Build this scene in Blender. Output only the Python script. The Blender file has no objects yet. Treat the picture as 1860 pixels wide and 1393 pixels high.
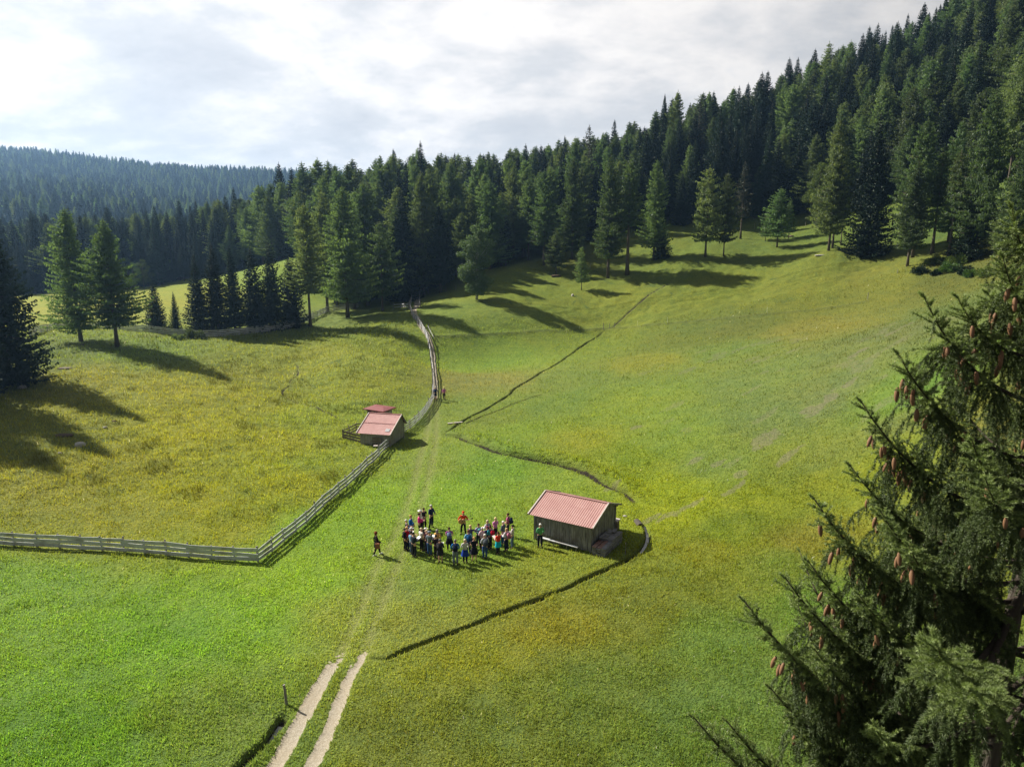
import bpy, bmesh, math, random
import numpy as np
from mathutils import Vector, Matrix, Euler
R = math.radians
rng = np.random.default_rng(7)
random.seed(7)
scene = bpy.context.scene
COL = scene.collection

# ------------------------------------------------------------------ camera
CAMZ, PITCH, FPX = 20.5, R(12.0), 1290.0
cam_d = bpy.data.cameras.new('camera')
cam = bpy.data.objects.new('camera', cam_d)
COL.objects.link(cam)
cam.location = (0, 0, CAMZ)
cam.rotation_euler = (math.pi/2 - PITCH, 0, 0)
cam_d.sensor_width = 36.0
cam_d.lens = 36.0*FPX/1860.0
cam_d.clip_start = 0.1
cam_d.clip_end = 8000
scene.camera = cam
scene.view_settings.view_transform = 'Standard'
scene.view_settings.look = 'None'
scene.view_settings.exposure = EXPOSURE = 1.0
scene.view_settings.gamma = 1
scene.render.engine = 'CYCLES'
scene.cycles.max_bounces = 6
scene.cycles.diffuse_bounces = 2
scene.cycles.glossy_bounces = 2
scene.cycles.transmission_bounces = 3
scene.cycles.volume_bounces = 0
scene.cycles.use_denoising = True
scene.cycles.sample_clamp_indirect = 4.0
scene.cycles.volume_step_rate = 4.0

# ------------------------------------------------------------------ sun and sky
SH = Vector((0.86, -0.50))            # direction shadows fall on the ground
SUN_EL = R(40)
SUN_STRENGTH = 5.0
sun_d = bpy.data.lights.new('sun', 'SUN')
sun_d.energy = SUN_STRENGTH
sun_d.angle = R(0.9)
sun_d.color = (1.0, 0.93, 0.80)
sun = bpy.data.objects.new('sun', sun_d)
COL.objects.link(sun)
sh = SH.normalized()
ldir = Vector((sh.x*math.cos(SUN_EL), sh.y*math.cos(SUN_EL), -math.sin(SUN_EL)))
sun.rotation_euler = ldir.to_track_quat('-Z', 'Y').to_euler()
sun.location = (-60, 40, 90)

world = bpy.data.worlds.new('World')
scene.world = world
world.use_nodes = True
NT = world.node_tree
NT.nodes.clear()

class G:
    """tiny node-graph helper"""
    def __init__(s, tree): s.t = tree
    def n(s, typ, ins=None, **kw):
        nd = s.t.nodes.new(typ)
        for k, v in kw.items(): setattr(nd, k, v)
        for k, v in (ins or {}).items():
            sock = nd.inputs[k]
            if hasattr(v, 'is_output') or isinstance(v, bpy.types.NodeSocket): s.t.links.new(v, sock)
            else: sock.default_value = v
        return nd
    def math(s, op, a, b=0.0, c=None, clamp=False):
        ins = {0: a, 1: b}
        if c is not None: ins[2] = c
        return s.n('ShaderNodeMath', ins, operation=op, use_clamp=clamp).outputs[0]
    def ramp(s, fac, stops, interp='LINEAR'):
        nd = s.n('ShaderNodeValToRGB', {0: fac})
        cr = nd.color_ramp; cr.interpolation = interp
        while len(cr.elements) < len(stops): cr.elements.new(0.5)
        for e, (p, c) in zip(cr.elements, stops):
            e.position = p; e.color = (c[0], c[1], c[2], 1) if not isinstance(c, (int, float)) else (c, c, c, 1)
        return nd.outputs[0]
    def mix(s, fac, a, b, blend='MIX'):
        nd = s.n('ShaderNodeMix', data_type='RGBA', blend_type=blend)
        for sock, v in ((nd.inputs[0], fac), (nd.inputs[6], a), (nd.inputs[7], b)):
            if isinstance(v, bpy.types.NodeSocket): s.t.links.new(v, sock)
            else: sock.default_value = v if isinstance(v, (int, float)) and sock == nd.inputs[0] else ((v[0], v[1], v[2], 1) if not isinstance(v, (int, float)) else v)
        return nd.outputs[2]
    def noise(s, vec, scale, detail=3.0, rough=0.5, dist=0.0):
        return s.n('ShaderNodeTexNoise', {'Vector': vec, 'Scale': scale, 'Detail': detail, 'Roughness': rough, 'Distortion': dist}).outputs['Fac']
    def link(s, a, b): s.t.links.new(a, b)

g = G(NT)
SUN_AZ = math.atan2(-sh.x, -sh.y)      # compass angle of the sun measured from +Y
sky = g.n('ShaderNodeTexSky', sky_type='NISHITA', sun_disc=False, sun_elevation=SUN_EL,
          sun_rotation=SUN_AZ % (2*math.pi), air_density=1.0, dust_density=1.2, ozone_density=1.0)
tc = g.n('ShaderNodeTexCoord').outputs['Generated']
sep = g.n('ShaderNodeSeparateXYZ', {0: tc})
zc = g.math('MAXIMUM', sep.outputs[2], 0.0)
zz = g.math('ADD', zc, 0.32)
px = g.math('DIVIDE', sep.outputs[0], zz)
py = g.math('DIVIDE', sep.outputs[1], zz)
cv = g.n('ShaderNodeCombineXYZ', {0: px, 1: py, 2: 0.0}).outputs[0]
n1 = g.noise(cv, 1.35, 9.0, 0.60, 0.25)
cv2 = g.n('ShaderNodeMapping', {'Vector': cv, 'Location': (5.3, 2.1, 0), 'Scale': (1.0, 1.25, 1)}).outputs[0]
n2 = g.noise(cv2, 3.2, 6.0, 0.6, 0.2)
n3 = g.noise(cv2, 11.0, 5.0, 0.6, 0.4)
dens = g.math('ADD', g.math('ADD', g.math('MULTIPLY', n1, 0.66), g.math('MULTIPLY', n2, 0.30)), g.math('MULTIPLY', n3, 0.09))
cover = g.ramp(dens, [(0.30, 0.55), (0.44, 1.0)])
# front-lit cloud edges are white, the thick middles grey
body = g.ramp(dens, [(0.40, (0.92, 0.90, 0.90)), (0.465, (1.12, 1.06, 1.0)), (0.51, (0.97, 0.93, 0.90)), (0.56, (0.80, 0.79, 0.79)), (0.64, (0.68, 0.68, 0.70))])
# clouds ahead and towards the sun are brightly transmitting, those overhead and behind much dimmer
dot = g.n('ShaderNodeVectorMath', {0: tc, 1: (-0.35, 0.93, 0.10)}, operation='DOT_PRODUCT').outputs['Value']
glow = g.ramp(dot, [(0.0, 0.20), (0.45, 0.28), (0.78, 0.82), (1.0, 1.0)])
cloud = g.n('ShaderNodeVectorMath', {0: body, 1: glow}, operation='MULTIPLY').outputs[0]
skyc = g.n('ShaderNodeVectorMath', {0: sky.outputs[0], 3: 0.09}, operation='SCALE').outputs[0]
cl2 = g.n('ShaderNodeVectorMath', {0: cloud, 3: 0.55}, operation='SCALE').outputs[0]
fin = g.mix(g.math('MULTIPLY', cover, 0.97), skyc, cl2)
bg = g.n('ShaderNodeBackground', {'Color': fin, 'Strength': 1.0})
wo = g.n('ShaderNodeOutputWorld')
g.link(bg.outputs[0], wo.inputs[0])

# ------------------------------------------------------------------ helpers
def tag(o, label=None, cat=None, group=None, kind=None):
    if label: o['label'] = label
    if cat: o['category'] = cat
    if group: o['group'] = group
    if kind: o['kind'] = kind
    return o

def empty(name, loc=(0, 0, 0), rz=0.0, s=1.0):
    o = bpy.data.objects.new(name, None); COL.objects.link(o)
    o.location = loc; o.rotation_euler = (0, 0, rz); o.scale = (s, s, s)
    o.empty_display_size = 0.3
    return o

def link_mesh(name, me, mats=None, parent=None, link=True):
    o = bpy.data.objects.new(name, me)
    if mats is not None:
        for m in (mats if isinstance(mats, (list, tuple)) else [mats]): me.materials.append(m)
    if link: COL.objects.link(o)
    if parent: o.parent = parent
    return o

def np_mesh(name, V, F, smooth=False, colors=None, mi=None):
    """V (n,3), F (m,k) all faces the same size"""
    me = bpy.data.meshes.new(name)
    V = np.asarray(V, np.float32); F = np.asarray(F, np.int32)
    me.vertices.add(len(V)); me.vertices.foreach_set('co', V.ravel())
    k = F.shape[1]
    me.loops.add(F.size); me.loops.foreach_set('vertex_index', F.ravel())
    me.polygons.add(len(F)); me.polygons.foreach_set('loop_start', np.arange(0, F.size, k, dtype=np.int32))
    if smooth: me.polygons.foreach_set('use_smooth', np.ones(len(F), bool))
    if mi is not None: me.polygons.foreach_set('material_index', np.asarray(mi, np.int32))
    me.update(calc_edges=True)
    for nm, arr in (colors or {}).items():
        arr = np.asarray(arr, np.float32)
        if arr.ndim == 1:
            a = me.attributes.new(nm, 'FLOAT', 'POINT'); a.data.foreach_set('value', arr)
        else:
            if arr.shape[1] == 3: arr = np.concatenate([arr, np.ones((len(arr), 1), np.float32)], 1)
            a = me.attributes.new(nm, 'FLOAT_COLOR', 'POINT'); a.data.foreach_set('color', arr.ravel())
    return me

class MB:
    """mesh collector: boxes, bars, tubes"""
    def __init__(s): s.v = []; s.f = []; s.m = []
    def add(s, vs, fs, m=0):
        b = len(s.v); s.v += [tuple(v) for v in vs]; s.f += [tuple(b+i for i in f) for f in fs]; s.m += [m]*len(fs)
    def box(s, c, size, rot=None, m=0, jit=0.0):
        hx, hy, hz = size[0]/2, size[1]/2, size[2]/2
        vs = [Vector((x, y, z)) for x in (-hx, hx) for y in (-hy, hy) for z in (-hz, hz)]
        if jit: vs = [v + Vector([random.uniform(-jit, jit) for _ in range(3)]) for v in vs]
        if rot is not None: vs = [rot @ v for v in vs]
        c = Vector(c)
        s.add([v+c for v in vs], [(0, 1, 3, 2), (4, 6, 7, 5), (0, 4, 5, 1), (2, 3, 7, 6), (0, 2, 6, 4), (1, 5, 7, 3)], m)
    def bar(s, a, b, w, h, m=0, up=Vector((0, 0, 1))):
        a, b = Vector(a), Vector(b); d = b-a; L = d.length
        x = d.normalized(); y = up.cross(x).normalized(); z = x.cross(y)
        rot = Matrix((x, y, z)).transposed()
        s.box((a+b)/2, (L, w, h), rot, m)
    def tube(s, pts, rads, n=8, m=0, cap=True):
        pts = [Vector(p) for p in pts]; base = len(s.v); ref = Vector((0.13, 0.21, 1)).normalized()
        for i, p in enumerate(pts):
            t = (pts[min(i+1, len(pts)-1)]-pts[max(i-1, 0)]).normalized()
            if abs(t.dot(ref)) > 0.97: ref = Vector((1, 0.1, 0))
            u = t.cross(ref).normalized(); w = t.cross(u)
            for k in range(n):
                a = 2*math.pi*k/n; s.v.append(tuple(p + (u*math.cos(a)+w*math.sin(a))*rads[i]))
        for i in range(len(pts)-1):
            for k in range(n):
                s.f.append((base+i*n+k, base+i*n+(k+1) % n, base+(i+1)*n+(k+1) % n, base+(i+1)*n+k)); s.m.append(m)
        if cap:
            s.f.append(tuple(base+k for k in range(n))[::-1]); s.m.append(m)
            s.f.append(tuple(base+(len(pts)-1)*n+k for k in range(n))); s.m.append(m)
    def ell(s, c, r, rot=None, nu=8, nv=6, m=0):
        b = len(s.v); c = Vector(c)
        for i in range(nv+1):
            th = math.pi*i/nv
            for k in range(nu):
                a = 2*math.pi*k/nu
                v = Vector((r[0]*math.sin(th)*math.cos(a), r[1]*math.sin(th)*math.sin(a), r[2]*math.cos(th)))
                if rot is not None: v = rot @ v
                s.v.append(tuple(v+c))
        for i in range(nv):
            for k in range(nu):
                s.f.append((b+i*nu+k, b+(i+1)*nu+k, b+(i+1)*nu+(k+1) % nu, b+i*nu+(k+1) % nu)); s.m.append(m)
    def mesh(s, name, smooth=False):
        me = bpy.data.meshes.new(name); me.from_pydata(s.v, [], s.f)
        me.polygons.foreach_set('material_index', s.m)
        if smooth: me.polygons.foreach_set('use_smooth', [True]*len(s.f))
        me.update(); return me
    def build(s, name, mats, parent=None, smooth=False):
        return link_mesh(name, s.mesh(name, smooth), mats, parent)

def new_mat(name):
    m = bpy.data.materials.new(name); m.use_nodes = True
    m.node_tree.nodes.clear(); gg = G(m.node_tree)
    return m, gg
def finish(gg, shader, disp=None):
    o = gg.n('ShaderNodeOutputMaterial'); gg.link(shader, o.inputs[0])
def principled(gg, color, rough=0.8, spec=0.3, normal=None, metal=0.0, **ex):
    ins = {'Base Color': color if isinstance(color, bpy.types.NodeSocket) else (*color, 1), 'Roughness': rough, 'Specular IOR Level': spec, 'Metallic': metal}
    if normal is not None: ins['Normal'] = normal
    ins.update(ex)
    return gg.n('ShaderNodeBsdfPrincipled', ins).outputs[0]
def objco(gg): return gg.n('ShaderNodeTexCoord').outputs['Object']
def plain(name, col, rough=0.8, spec=0.25, var=0.15, scale=6.0, bump=0.0, metal=0.0):
    m, gg = new_mat(name); co = objco(gg)
    n = gg.noise(co, scale, 4.0, 0.6)
    c = gg.mix(n, tuple(x*(1-var) for x in col), tuple(min(1, x*(1+var)) for x in col))
    nrm = gg.n('ShaderNodeBump', {'Height': n, 'Strength': bump, 'Distance': 0.02}).outputs[0] if bump else None
    finish(gg, principled(gg, c, rough, spec, nrm, metal)); return m

# ------------------------------------------------------------------ value noise (numpy)
def vnoise(x, y, seed=0):
    xi = np.floor(x).astype(np.int64); yi = np.floor(y).astype(np.int64)
    xf = x-xi; yf = y-yi; xf = xf*xf*(3-2*xf); yf = yf*yf*(3-2*yf)
    def h(a, b):
        n = (a*374761393 + b*668265263 + seed*1442695041) & 0xffffffff
        n = ((n ^ (n >> 13))*1274126177) & 0xffffffff
        return ((n ^ (n >> 16)) & 0xffff)/65535.0
    return (h(xi, yi)*(1-xf)+h(xi+1, yi)*xf)*(1-yf)+(h(xi, yi+1)*(1-xf)+h(xi+1, yi+1)*xf)*yf
def fbm(x, y, oct=4, seed=0):
    a, s, t = 1.0, 0.0, 0.0
    for i in range(oct):
        s += a*(vnoise(x*2**i+13.7*i, y*2**i-7.3*i, seed+i)-0.5); t += a; a *= 0.5
    return s/t

# ------------------------------------------------------------------ terrain height
CP, SP = math.cos(PITCH), math.sin(PITCH)
def drop(v):
    dv = (v-697)/FPX
    return (SP+dv*CP)/(CP-dv*SP)
def at_z(u, v, z):            # the point of this sight line at height z
    Y = (CAMZ-z)/drop(v)
    return at_y(u, v, Y)
def at_y(u, v, Y):
    z = CAMZ-drop(v)*Y
    d = Y*CP+(CAMZ-z)*SP
    return ((u-930)/FPX*d, Y, z)

ctl = []
def cz(u, v, z): ctl.append(at_z(u, v, z))
def cy(u, v, Y): ctl.append(at_y(u, v, Y))
# flat valley floor
for u, v, z in [(60, 1385, 0), (500, 1385, 0), (930, 1385, .1), (1300, 1385, .4), (1800, 1385, 1.2), (-300, 1385, 0), (2300, 1385, 2.5),
                (300, 1150, 0), (700, 1150, 0), (1100, 1150, .15), (1500, 1150, 1.0), (1860, 1150, 2.2),
                (100, 1020, 0), (470, 1021, 0), (800, 1000, 0), (1000, 995, .1), (1165, 960, .1), (1350, 1000, .8), (1600, 1000, 2.0),
                (640, 900, .0), (830, 880, .0), (1000, 860, .0), (1163, 915, .35), (1240, 880, 1.0), (1400, 880, 1.9), (1600, 880, 3.2), (1860, 900, 5.5),
                (760, 800, 0), (830, 790, 0.0), (690, 800, .1), (950, 800, .75), (1050, 830, .75), (1150, 850, 1.0), (1150, 760, 1.6), (1350, 760, 3.2), (1550, 760, 5.0), (1860, 760, 9),
                (800, 730, .0), (890, 735, .3), (1000, 700, 1.2), (1000, 665, 1.0), (1200, 680, 3.0), (1450, 660, 6.0), (1700, 640, 9.5), (1860, 640, 12),
                (790, 660, .8), (880, 640, 1.3), (1100, 602, 3.2), (1050, 603, 3.4), (1210, 585, 5.2), (1392, 567, 7.6), (1576, 545, 9.7), (1750, 540, 11.5), (1860, 540, 13)]:
    cz(u, v, z)
# far edge of the meadow
for u, v, Y in [(780, 600, 118), (900, 590, 122), (745, 545, 152), (865, 545, 136), (960, 520, 147), (1040, 530, 143), (1105, 505, 151), (1040, 472, 165), (900, 492, 157), (1000, 466, 172),
                (1190, 475, 156), (1280, 465, 152), (1160, 545, 135), (1240, 505, 144), (1400, 500, 138), (1345, 432, 168), (1400, 470, 149), (1505, 455, 142), (1580, 460, 138), (1648, 486, 125), (1575, 495, 130),
                (1460, 405, 176), (1600, 400, 160), (1720, 470, 124), (1700, 400, 152), (1860, 470, 108), (1860, 400, 128), (2100, 460, 95), (2300, 600, 60),
                (620, 575, 137), (560, 590, 128), (600, 640, 106), (700, 650, 100), (700, 720, 84)]:
    cy(u, v, Y)
# left knoll
for u, v, z in [(0, 960, .5), (300, 960, .4), (200, 900, .8), (0, 880, 1.5), (420, 880, .6), (560, 860, .35), (200, 800, 1.8), (0, 780, 2.6), (420, 780, 1.4), (590, 770, .5),
                (100, 720, 2.9), (250, 720, 2.8), (400, 720, 2.0), (-250, 740, 3.2), (150, 660, 4.1), (300, 660, 3.6), (20, 660, 4.2), (425, 660, 2.6), (520, 715, 1.0), (545, 665, 1.7), (640, 720, 1.2),
                (147, 622, 4.9), (230, 628, 4.5), (60, 625, 4.8), (480, 612, 3.3), (480, 640, 2.7), (-250, 640, 5)]:
    cz(u, v, z)
for u, v, Y in [(70, 606, 116), (350, 606, 119), (420, 600, 121), (540, 580, 129), (250, 603, 117)]:
    cy(u, v, Y)
# field beyond the far fence, forested hill and the distant ridge
for u, v, Y in [(80, 588, 134), (300, 580, 140), (70, 540, 180), (250, 540, 175), (340, 518, 195), (450, 500, 185), (540, 478, 182), (450, 560, 145), (-300, 560, 160), (620, 540, 165)]:
    cy(u, v, Y)
def cx(u, Y, z):
    d = Y*CP+(CAMZ-z)*SP
    ctl.append(((u-930)/FPX*d, Y, z))
for u, Y, z in [(1690, 220, 62), (1860, 210, 82), (2100, 180, 80), (2400, 130, 70), (1500, 220, 50), (1350, 220, 41), (1200, 205, 31), (1100, 205, 25), (1000, 205, 20.5), (850, 208, 20.5), (700, 210, 20.5),
                (620, 215, 17), (540, 228, 13), (470, 245, 9), (400, 260, 5), (300, 260, 4), (150, 250, 2), (0, 240, 1), (-300, 240, 0),
                (700, 175, 13), (850, 175, 12), (1000, 190, 17), (1200, 188, 24), (1350, 198, 31), (1500, 196, 36), (1700, 186, 43), (1860, 160, 45),
                (1700, 330, 70), (1860, 330, 90), (1500, 330, 50), (1350, 330, 40), (1200, 330, 30), (1000, 330, 18), (700, 330, 14), (500, 330, 6),
                (2200, 330, 110), (2600, 330, 110),
                (200, 340, 5), (0, 340, 4), (-300, 340, 6), (350, 340, 3),
                (0, 480, 22), (200, 480, 18), (350, 480, 10), (500, 480, 8), (-400, 480, 28),
                (0, 650, 42), (200, 650, 35), (400, 650, 22), (600, 650, 20), (-400, 650, 50),
                (0, 900, 82), (200, 900, 66), (400, 900, 55), (600, 900, 50), (-400, 900, 100),
                (0, 1200, 134), (100, 1200, 127), (200, 1200, 116), (300, 1200, 106), (400, 1200, 102), (480, 1200, 99), (600, 1200, 96), (-400, 1200, 150),
                (0, 1600, 120), (300, 1600, 95), (600, 1600, 85), (-400, 1600, 130),
                (1000, 700, 15), (1500, 700, 30), (2000, 700, 60), (1000, 1400, 40), (2000, 1400, 60), (300, 2400, 60), (1500, 2400, 60), (-400, 2400, 60), (2400, 2400, 60)]:
    cx(u, Y, z)
ctl += [(-40, -10, 0), (0, -12, 0), (40, -12, 2), (-80, 20, 1), (60, 20, 5), (-20, 10, 0), (20, 10, .8), (0, 12, 0), (-60, 50, 2.5)]
ctl = np.array(ctl)
def warp(x, y):
    w = y+18.0
    return x/w*3.0, np.log(w)*3.0
def _kern(a, b): return np.sqrt(a*a+b*b+0.02)
_sx, _sy = warp(ctl[:, 0], ctl[:, 1])
_scale = 1.0/(1+ctl[:, 1].clip(0)/60.0)
_z = ctl[:, 2]*_scale
_A = _kern(_sx[:, None]-_sx[None], _sy[:, None]-_sy[None]) - 0.0
_A += np.eye(len(_sx))*(-0.012)
_P = np.stack([np.ones_like(_sx), _sx, _sy], 1)
_M = np.block([[_A, _P], [_P.T, np.zeros((3, 3))]])
_w = np.linalg.solve(_M, np.concatenate([_z, np.zeros(3)]))
def base_h(x, y):
    x = np.asarray(x, float); y = np.asarray(y, float); sh_ = x.shape
    x = x.ravel(); y = y.ravel(); out = np.empty_like(x)
    for i in range(0, len(x), 60000):
        sx, sy = warp(x[i:i+60000], np.maximum(y[i:i+60000], -14))
        K = _kern(sx[:, None]-_sx[None], sy[:, None]-_sy[None])
        out[i:i+60000] = (K @ _w[:-3] + _w[-3]+_w[-2]*sx+_w[-1]*sy)*(1+y[i:i+60000].clip(0)/60.0)
    return out.reshape(sh_)
def ray_base(u, v):
    """where the sight line through photo pixel (u,v) meets the smooth ground"""
    Y = np.concatenate([np.linspace(6, 200, 1600), np.linspace(200, 1400, 1200)])
    t = drop(v); z = CAMZ-t*Y; d = Y*CP+(CAMZ-z)*SP; X = (u-930)/FPX*d
    h = base_h(X, Y); k = np.argmax(h >= z)
    if h[k] < z[k]: k = len(Y)-1
    if k > 0:
        a = (z[k-1]-h[k-1])/((z[k-1]-h[k-1])-(z[k]-h[k])+1e-9)
        return (X[k-1]+(X[k]-X[k-1])*a, Y[k-1]+(Y[k]-Y[k-1])*a)
    return (X[k], Y[k])
def trace(px, step=None):
    return np.array([ray_base(u, v) for u, v in px])
def resample(P, step):
    P = np.asarray(P, float); out = [P[0]]
    # catmull-rom through the traced points
    Q = np.vstack([2*P[0]-P[1], P, 2*P[-1]-P[-2]])
    for i in range(1, len(Q)-2):
        n = max(1, int(np.linalg.norm(Q[i+1]-Q[i])/step))
        for k in range(1, n+1):
            t = k/n
            out.append(0.5*((2*Q[i])+(-Q[i-1]+Q[i+1])*t+(2*Q[i-1]-5*Q[i]+4*Q[i+1]-Q[i+2])*t*t+(-Q[i-1]+3*Q[i]-3*Q[i+1]+Q[i+2])*t**3))
    return np.array(out)
def dist_poly(x, y, P, maxd=4.0):
    """distance and signed side to a polyline, only exact within maxd"""
    D = np.full(x.shape, 1e3); S = np.zeros(x.shape); T = np.zeros(x.shape)
    n = len(P); L = 0.0
    tot = np.linalg.norm(np.diff(P, axis=0), axis=1).sum()
    for i in range(n-1):
        a, b = P[i], P[i+1]; ab = b-a; l2 = ab@ab+1e-12; l = math.sqrt(l2)
        m = (x > min(a[0], b[0])-maxd) & (x < max(a[0], b[0])+maxd) & (y > min(a[1], b[1])-maxd) & (y < max(a[1], b[1])+maxd)
        if not m.any(): L += l; continue
        xx = x[m]; yy = y[m]
        t = (((xx-a[0])*ab[0]+(yy-a[1])*ab[1])/l2).clip(0, 1)
        dx = xx-(a[0]+ab[0]*t); dy = yy-(a[1]+ab[1]*t); d = np.hypot(dx, dy)
        s = np.sign(ab[0]*(yy-a[1])-ab[1]*(xx-a[0]))
        idx = np.flatnonzero(m); bt = d < D.flat[idx]
        ii = idx[bt]; D.flat[ii] = d[bt]; S.flat[ii] = s[bt]; T.flat[ii] = (L+t[bt]*l)/tot
        L += l
    return D, S, T

DITCH = [  # pixels, half width, depth, lip on the far side
    (resample(trace([(806, 788), (818, 778), (835, 768), (900, 733), (980, 680), (1050, 634), (1100, 601)]), 1.0), .13, .36, .05),
    (resample(trace([(806, 788), (832, 793), (860, 804), (900, 820), (960, 833), (1020, 846), (1080, 868), (1130, 892), (1163, 916)]), .6), .22, .50, .10),
    (resample(trace([(1166, 952), (1171, 970), (1168, 990), (1150, 1012), (1080, 1045), (1000, 1078), (900, 1118), (800, 1160), (700, 1195), (674, 1196)]), .5), .14, .36, .04),
    (resample(trace([(420, 1420), (450, 1378), (500, 1322), (524, 1292)]), .4), .19, .45, .04),
    (resample(trace([(1100, 601), (1135, 573), (1165, 550), (1215, 515)]), 1.0), .16, .14, .04),
    (resample(trace([(838, 772), (900, 748), (950, 728), (990, 716)]), .6), .10, .15, .02),
    (resample(trace([(535, 655), (541, 675), (528, 695), (513, 713), (535, 728), (580, 742), (640, 770)]), .8), .10, .12, .03),
]
TRACKS = [resample(trace([(478, 1420), (500, 1390), (540, 1320), (575, 1255), (606, 1204), (622, 1180)]), .5),
          resample(trace([(548, 1420), (566, 1390), (600, 1320), (630, 1240), (658, 1190), (664, 1178)]), .5)]
FAINT = [resample(trace([(622, 1182), (655, 1110), (680, 1040), (712, 985), (735, 930), (752, 880), (762, 835), (775, 790), (783, 745), (790, 700)]), 1.0),
         resample(trace([(662, 1180), (690, 1110), (716, 1040), (742, 985), (762, 930), (776, 880), (786, 835), (792, 790), (793, 745), (793, 700)]), 1.0)]
PATH = resample(trace([(791, 722), (790, 690), (787, 655), (783, 630), (776, 608), (764, 590), (758, 578), (751, 566), (757, 555), (758, 546), (754, 541), (745, 537)]), 1.0)
LEDGE = resample(trace([(788, 613), (860, 610), (940, 606), (1050, 602), (1110, 597), (1212, 590), (1392, 572), (1576, 548)]), 1.5)

BARE = []
for u_, v_, a_, b_ in [(1392, 798, 2.6, .9), (1378, 812, 1.6, .5), (1300, 845, 1.4, .5), (1262, 838, .9, .4), (1350, 858, 1.6, .5), (1240, 925, 1.6, .45), (1210, 938, 1.3, .3), (1180, 944, 1.2, .3), (1258, 917, 1.2, .4),
                       (1330, 890, 2.4, .35), (1500, 730, 3.2, .8), (1470, 742, 1.5, .5), (1160, 775, 1.2, .5), (1560, 640, 3.4, .5), (1620, 605, 3.5, .4), (1650, 590, 3.5, .4), (1540, 700, 2.0, .5), (1430, 830, 2.4, .5), (1115, 885, 1.3, .35)]:
    bx_, by_ = ray_base(u_, v_); BARE.append((bx_, by_, a_, b_))
def fine(x, y, full=False):
    """ditches, hummocks, ruts on top of the smooth ground; also the masks"""
    z = np.zeros_like(x); masks = {}
    dist = np.hypot(x, y)
    ditch = np.zeros_like(x); bank = np.zeros_like(x)
    wob = 0.42*fbm(x*0.9, y*0.9, 4, 5)
    wx_ = 0.9*fbm(x*0.22, y*0.22, 4, 6); wy_ = 0.9*fbm(x*0.22+31, y*0.22, 4, 7)
    for P, hw, dp, lip in DITCH:
        d, s, t = dist_poly(x+wx_, y+wy_, P)
        e = np.minimum(1, np.minimum(t, 1-t)*14+0.12)*(0.8+1.2*wob)
        d2 = d + wob*0.5
        prof = 1/(1+np.exp((d2-hw)/(hw*0.22)))
        z -= dp*prof*e
        z += lip*np.exp(-((d2-hw*2.2)/(hw*1.2))**2)*e*(0.8+1.2*wob)
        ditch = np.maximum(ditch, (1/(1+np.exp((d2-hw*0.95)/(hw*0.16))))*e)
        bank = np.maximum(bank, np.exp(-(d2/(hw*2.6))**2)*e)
    # raised rough bank on the uphill side of the second ditch
    d, s, t = dist_poly(x, y, DITCH[1][0], 6)
    z += np.where(s > 0, 0.38*np.exp(-((d-0.9)/0.8)**2)*np.minimum(1, t*8)*np.minimum(1, (1-t)*9)*(1+fbm(x*2, y*2, 3, 9)), 0)
    tus = np.where(s > 0, np.exp(-((d-0.9)/1.0)**2)*np.minimum(1, t*8)*np.minimum(1, (1-t)*9), 0)
    dirt = np.zeros_like(x)
    for k, P in enumerate(TRACKS):
        d, s, t = dist_poly(x, y, P)
        w = (0.33 if k == 0 else 0.25)
        rag = fbm(x*3.1, y*3.1, 3, 15)
        m = 1/(1+np.exp((d+wob*0.35+rag*0.14-w)/0.06))*np.clip((1-t)*7+3.0*rag, 0, 1)
        dirt = np.maximum(dirt, m); z -= 0.05*m
    d, s, t = dist_poly(x, y, PATH)
    m = 1/(1+np.exp((d+wob*0.6-(0.20+0.45*t))/0.10)); path = m; z -= 0.06*m
    faint = np.zeros_like(x)
    for P in FAINT:
        d, s, t = dist_poly(x, y, P)
        faint = np.maximum(faint, np.exp(-(d/0.38)**2)); z -= 0.035*np.exp(-(d/0.3)**2)
    d, s, t = dist_poly(x, y, LEDGE)
    z += 0.16*np.exp(-(d/0.7)**2)*(1+2*fbm(x, y, 3, 4)); ledge = np.exp(-(d/0.45)**2)
    # hummocky old pasture: left knoll and the broken ground along the forest edge
    u_ = x/(y+18)
    knoll = np.clip((y-47-0.0*x)/6, 0, 1)*np.clip((-x-8)/8, 0, 1)*np.clip((160-y)/20, 0, 1)
    edge = np.clip((y-118)/12, 0, 1)*np.clip((x+12)/10, 0, 1)
    rough = np.maximum(knoll, edge)
    z += rough*(0.75*fbm(x*0.16, y*0.16, 4, 21)+0.40*fbm(x*0.55, y*0.8, 4, 31))
    z += edge*0.9*fbm(x*0.07, y*0.07, 2, 41)
    z += 0.07*fbm(x*0.5, y*0.5, 3, 51)
    z += np.clip((y-200)/200, 0, 1)*6*fbm(x*0.012, y*0.012, 4, 61)
    bare = np.zeros_like(x)
    sm = np.clip((x-9)/8, 0, 1)*np.clip((y-46)/8, 0, 1)*np.clip((118-y)/20, 0, 1)
    c_, s_ = math.cos(0.75), math.sin(0.75)
    bn = fbm((x*c_+y*s_)*0.16, (-x*s_+y*c_)*0.55, 5, 81)
    bare = np.clip((bn-0.10)/0.10, 0, 1)*sm*0.8
    for bx, by, ra, rb in BARE:
        q = np.hypot(((x-bx)*c_+(y-by)*s_)/ra, (-(x-bx)*s_+(y-by)*c_)/rb)
        bare = np.maximum(bare, np.clip((1.15-q+1.9*fbm(x*0.9, y*0.9, 4, 83))/0.5, 0, 1))
    if full: return z, dict(bare=bare*0.75, ditch=ditch, bank=bank, dirt=dirt, path=path, faint=faint, ledge=ledge, rough=rough, tus=tus)
    return z
def H(x, y):
    a = np.atleast_1d(np.asarray(x, float)); b = np.atleast_1d(np.asarray(y, float))
    return base_h(a, b)+fine(a, b)
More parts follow.
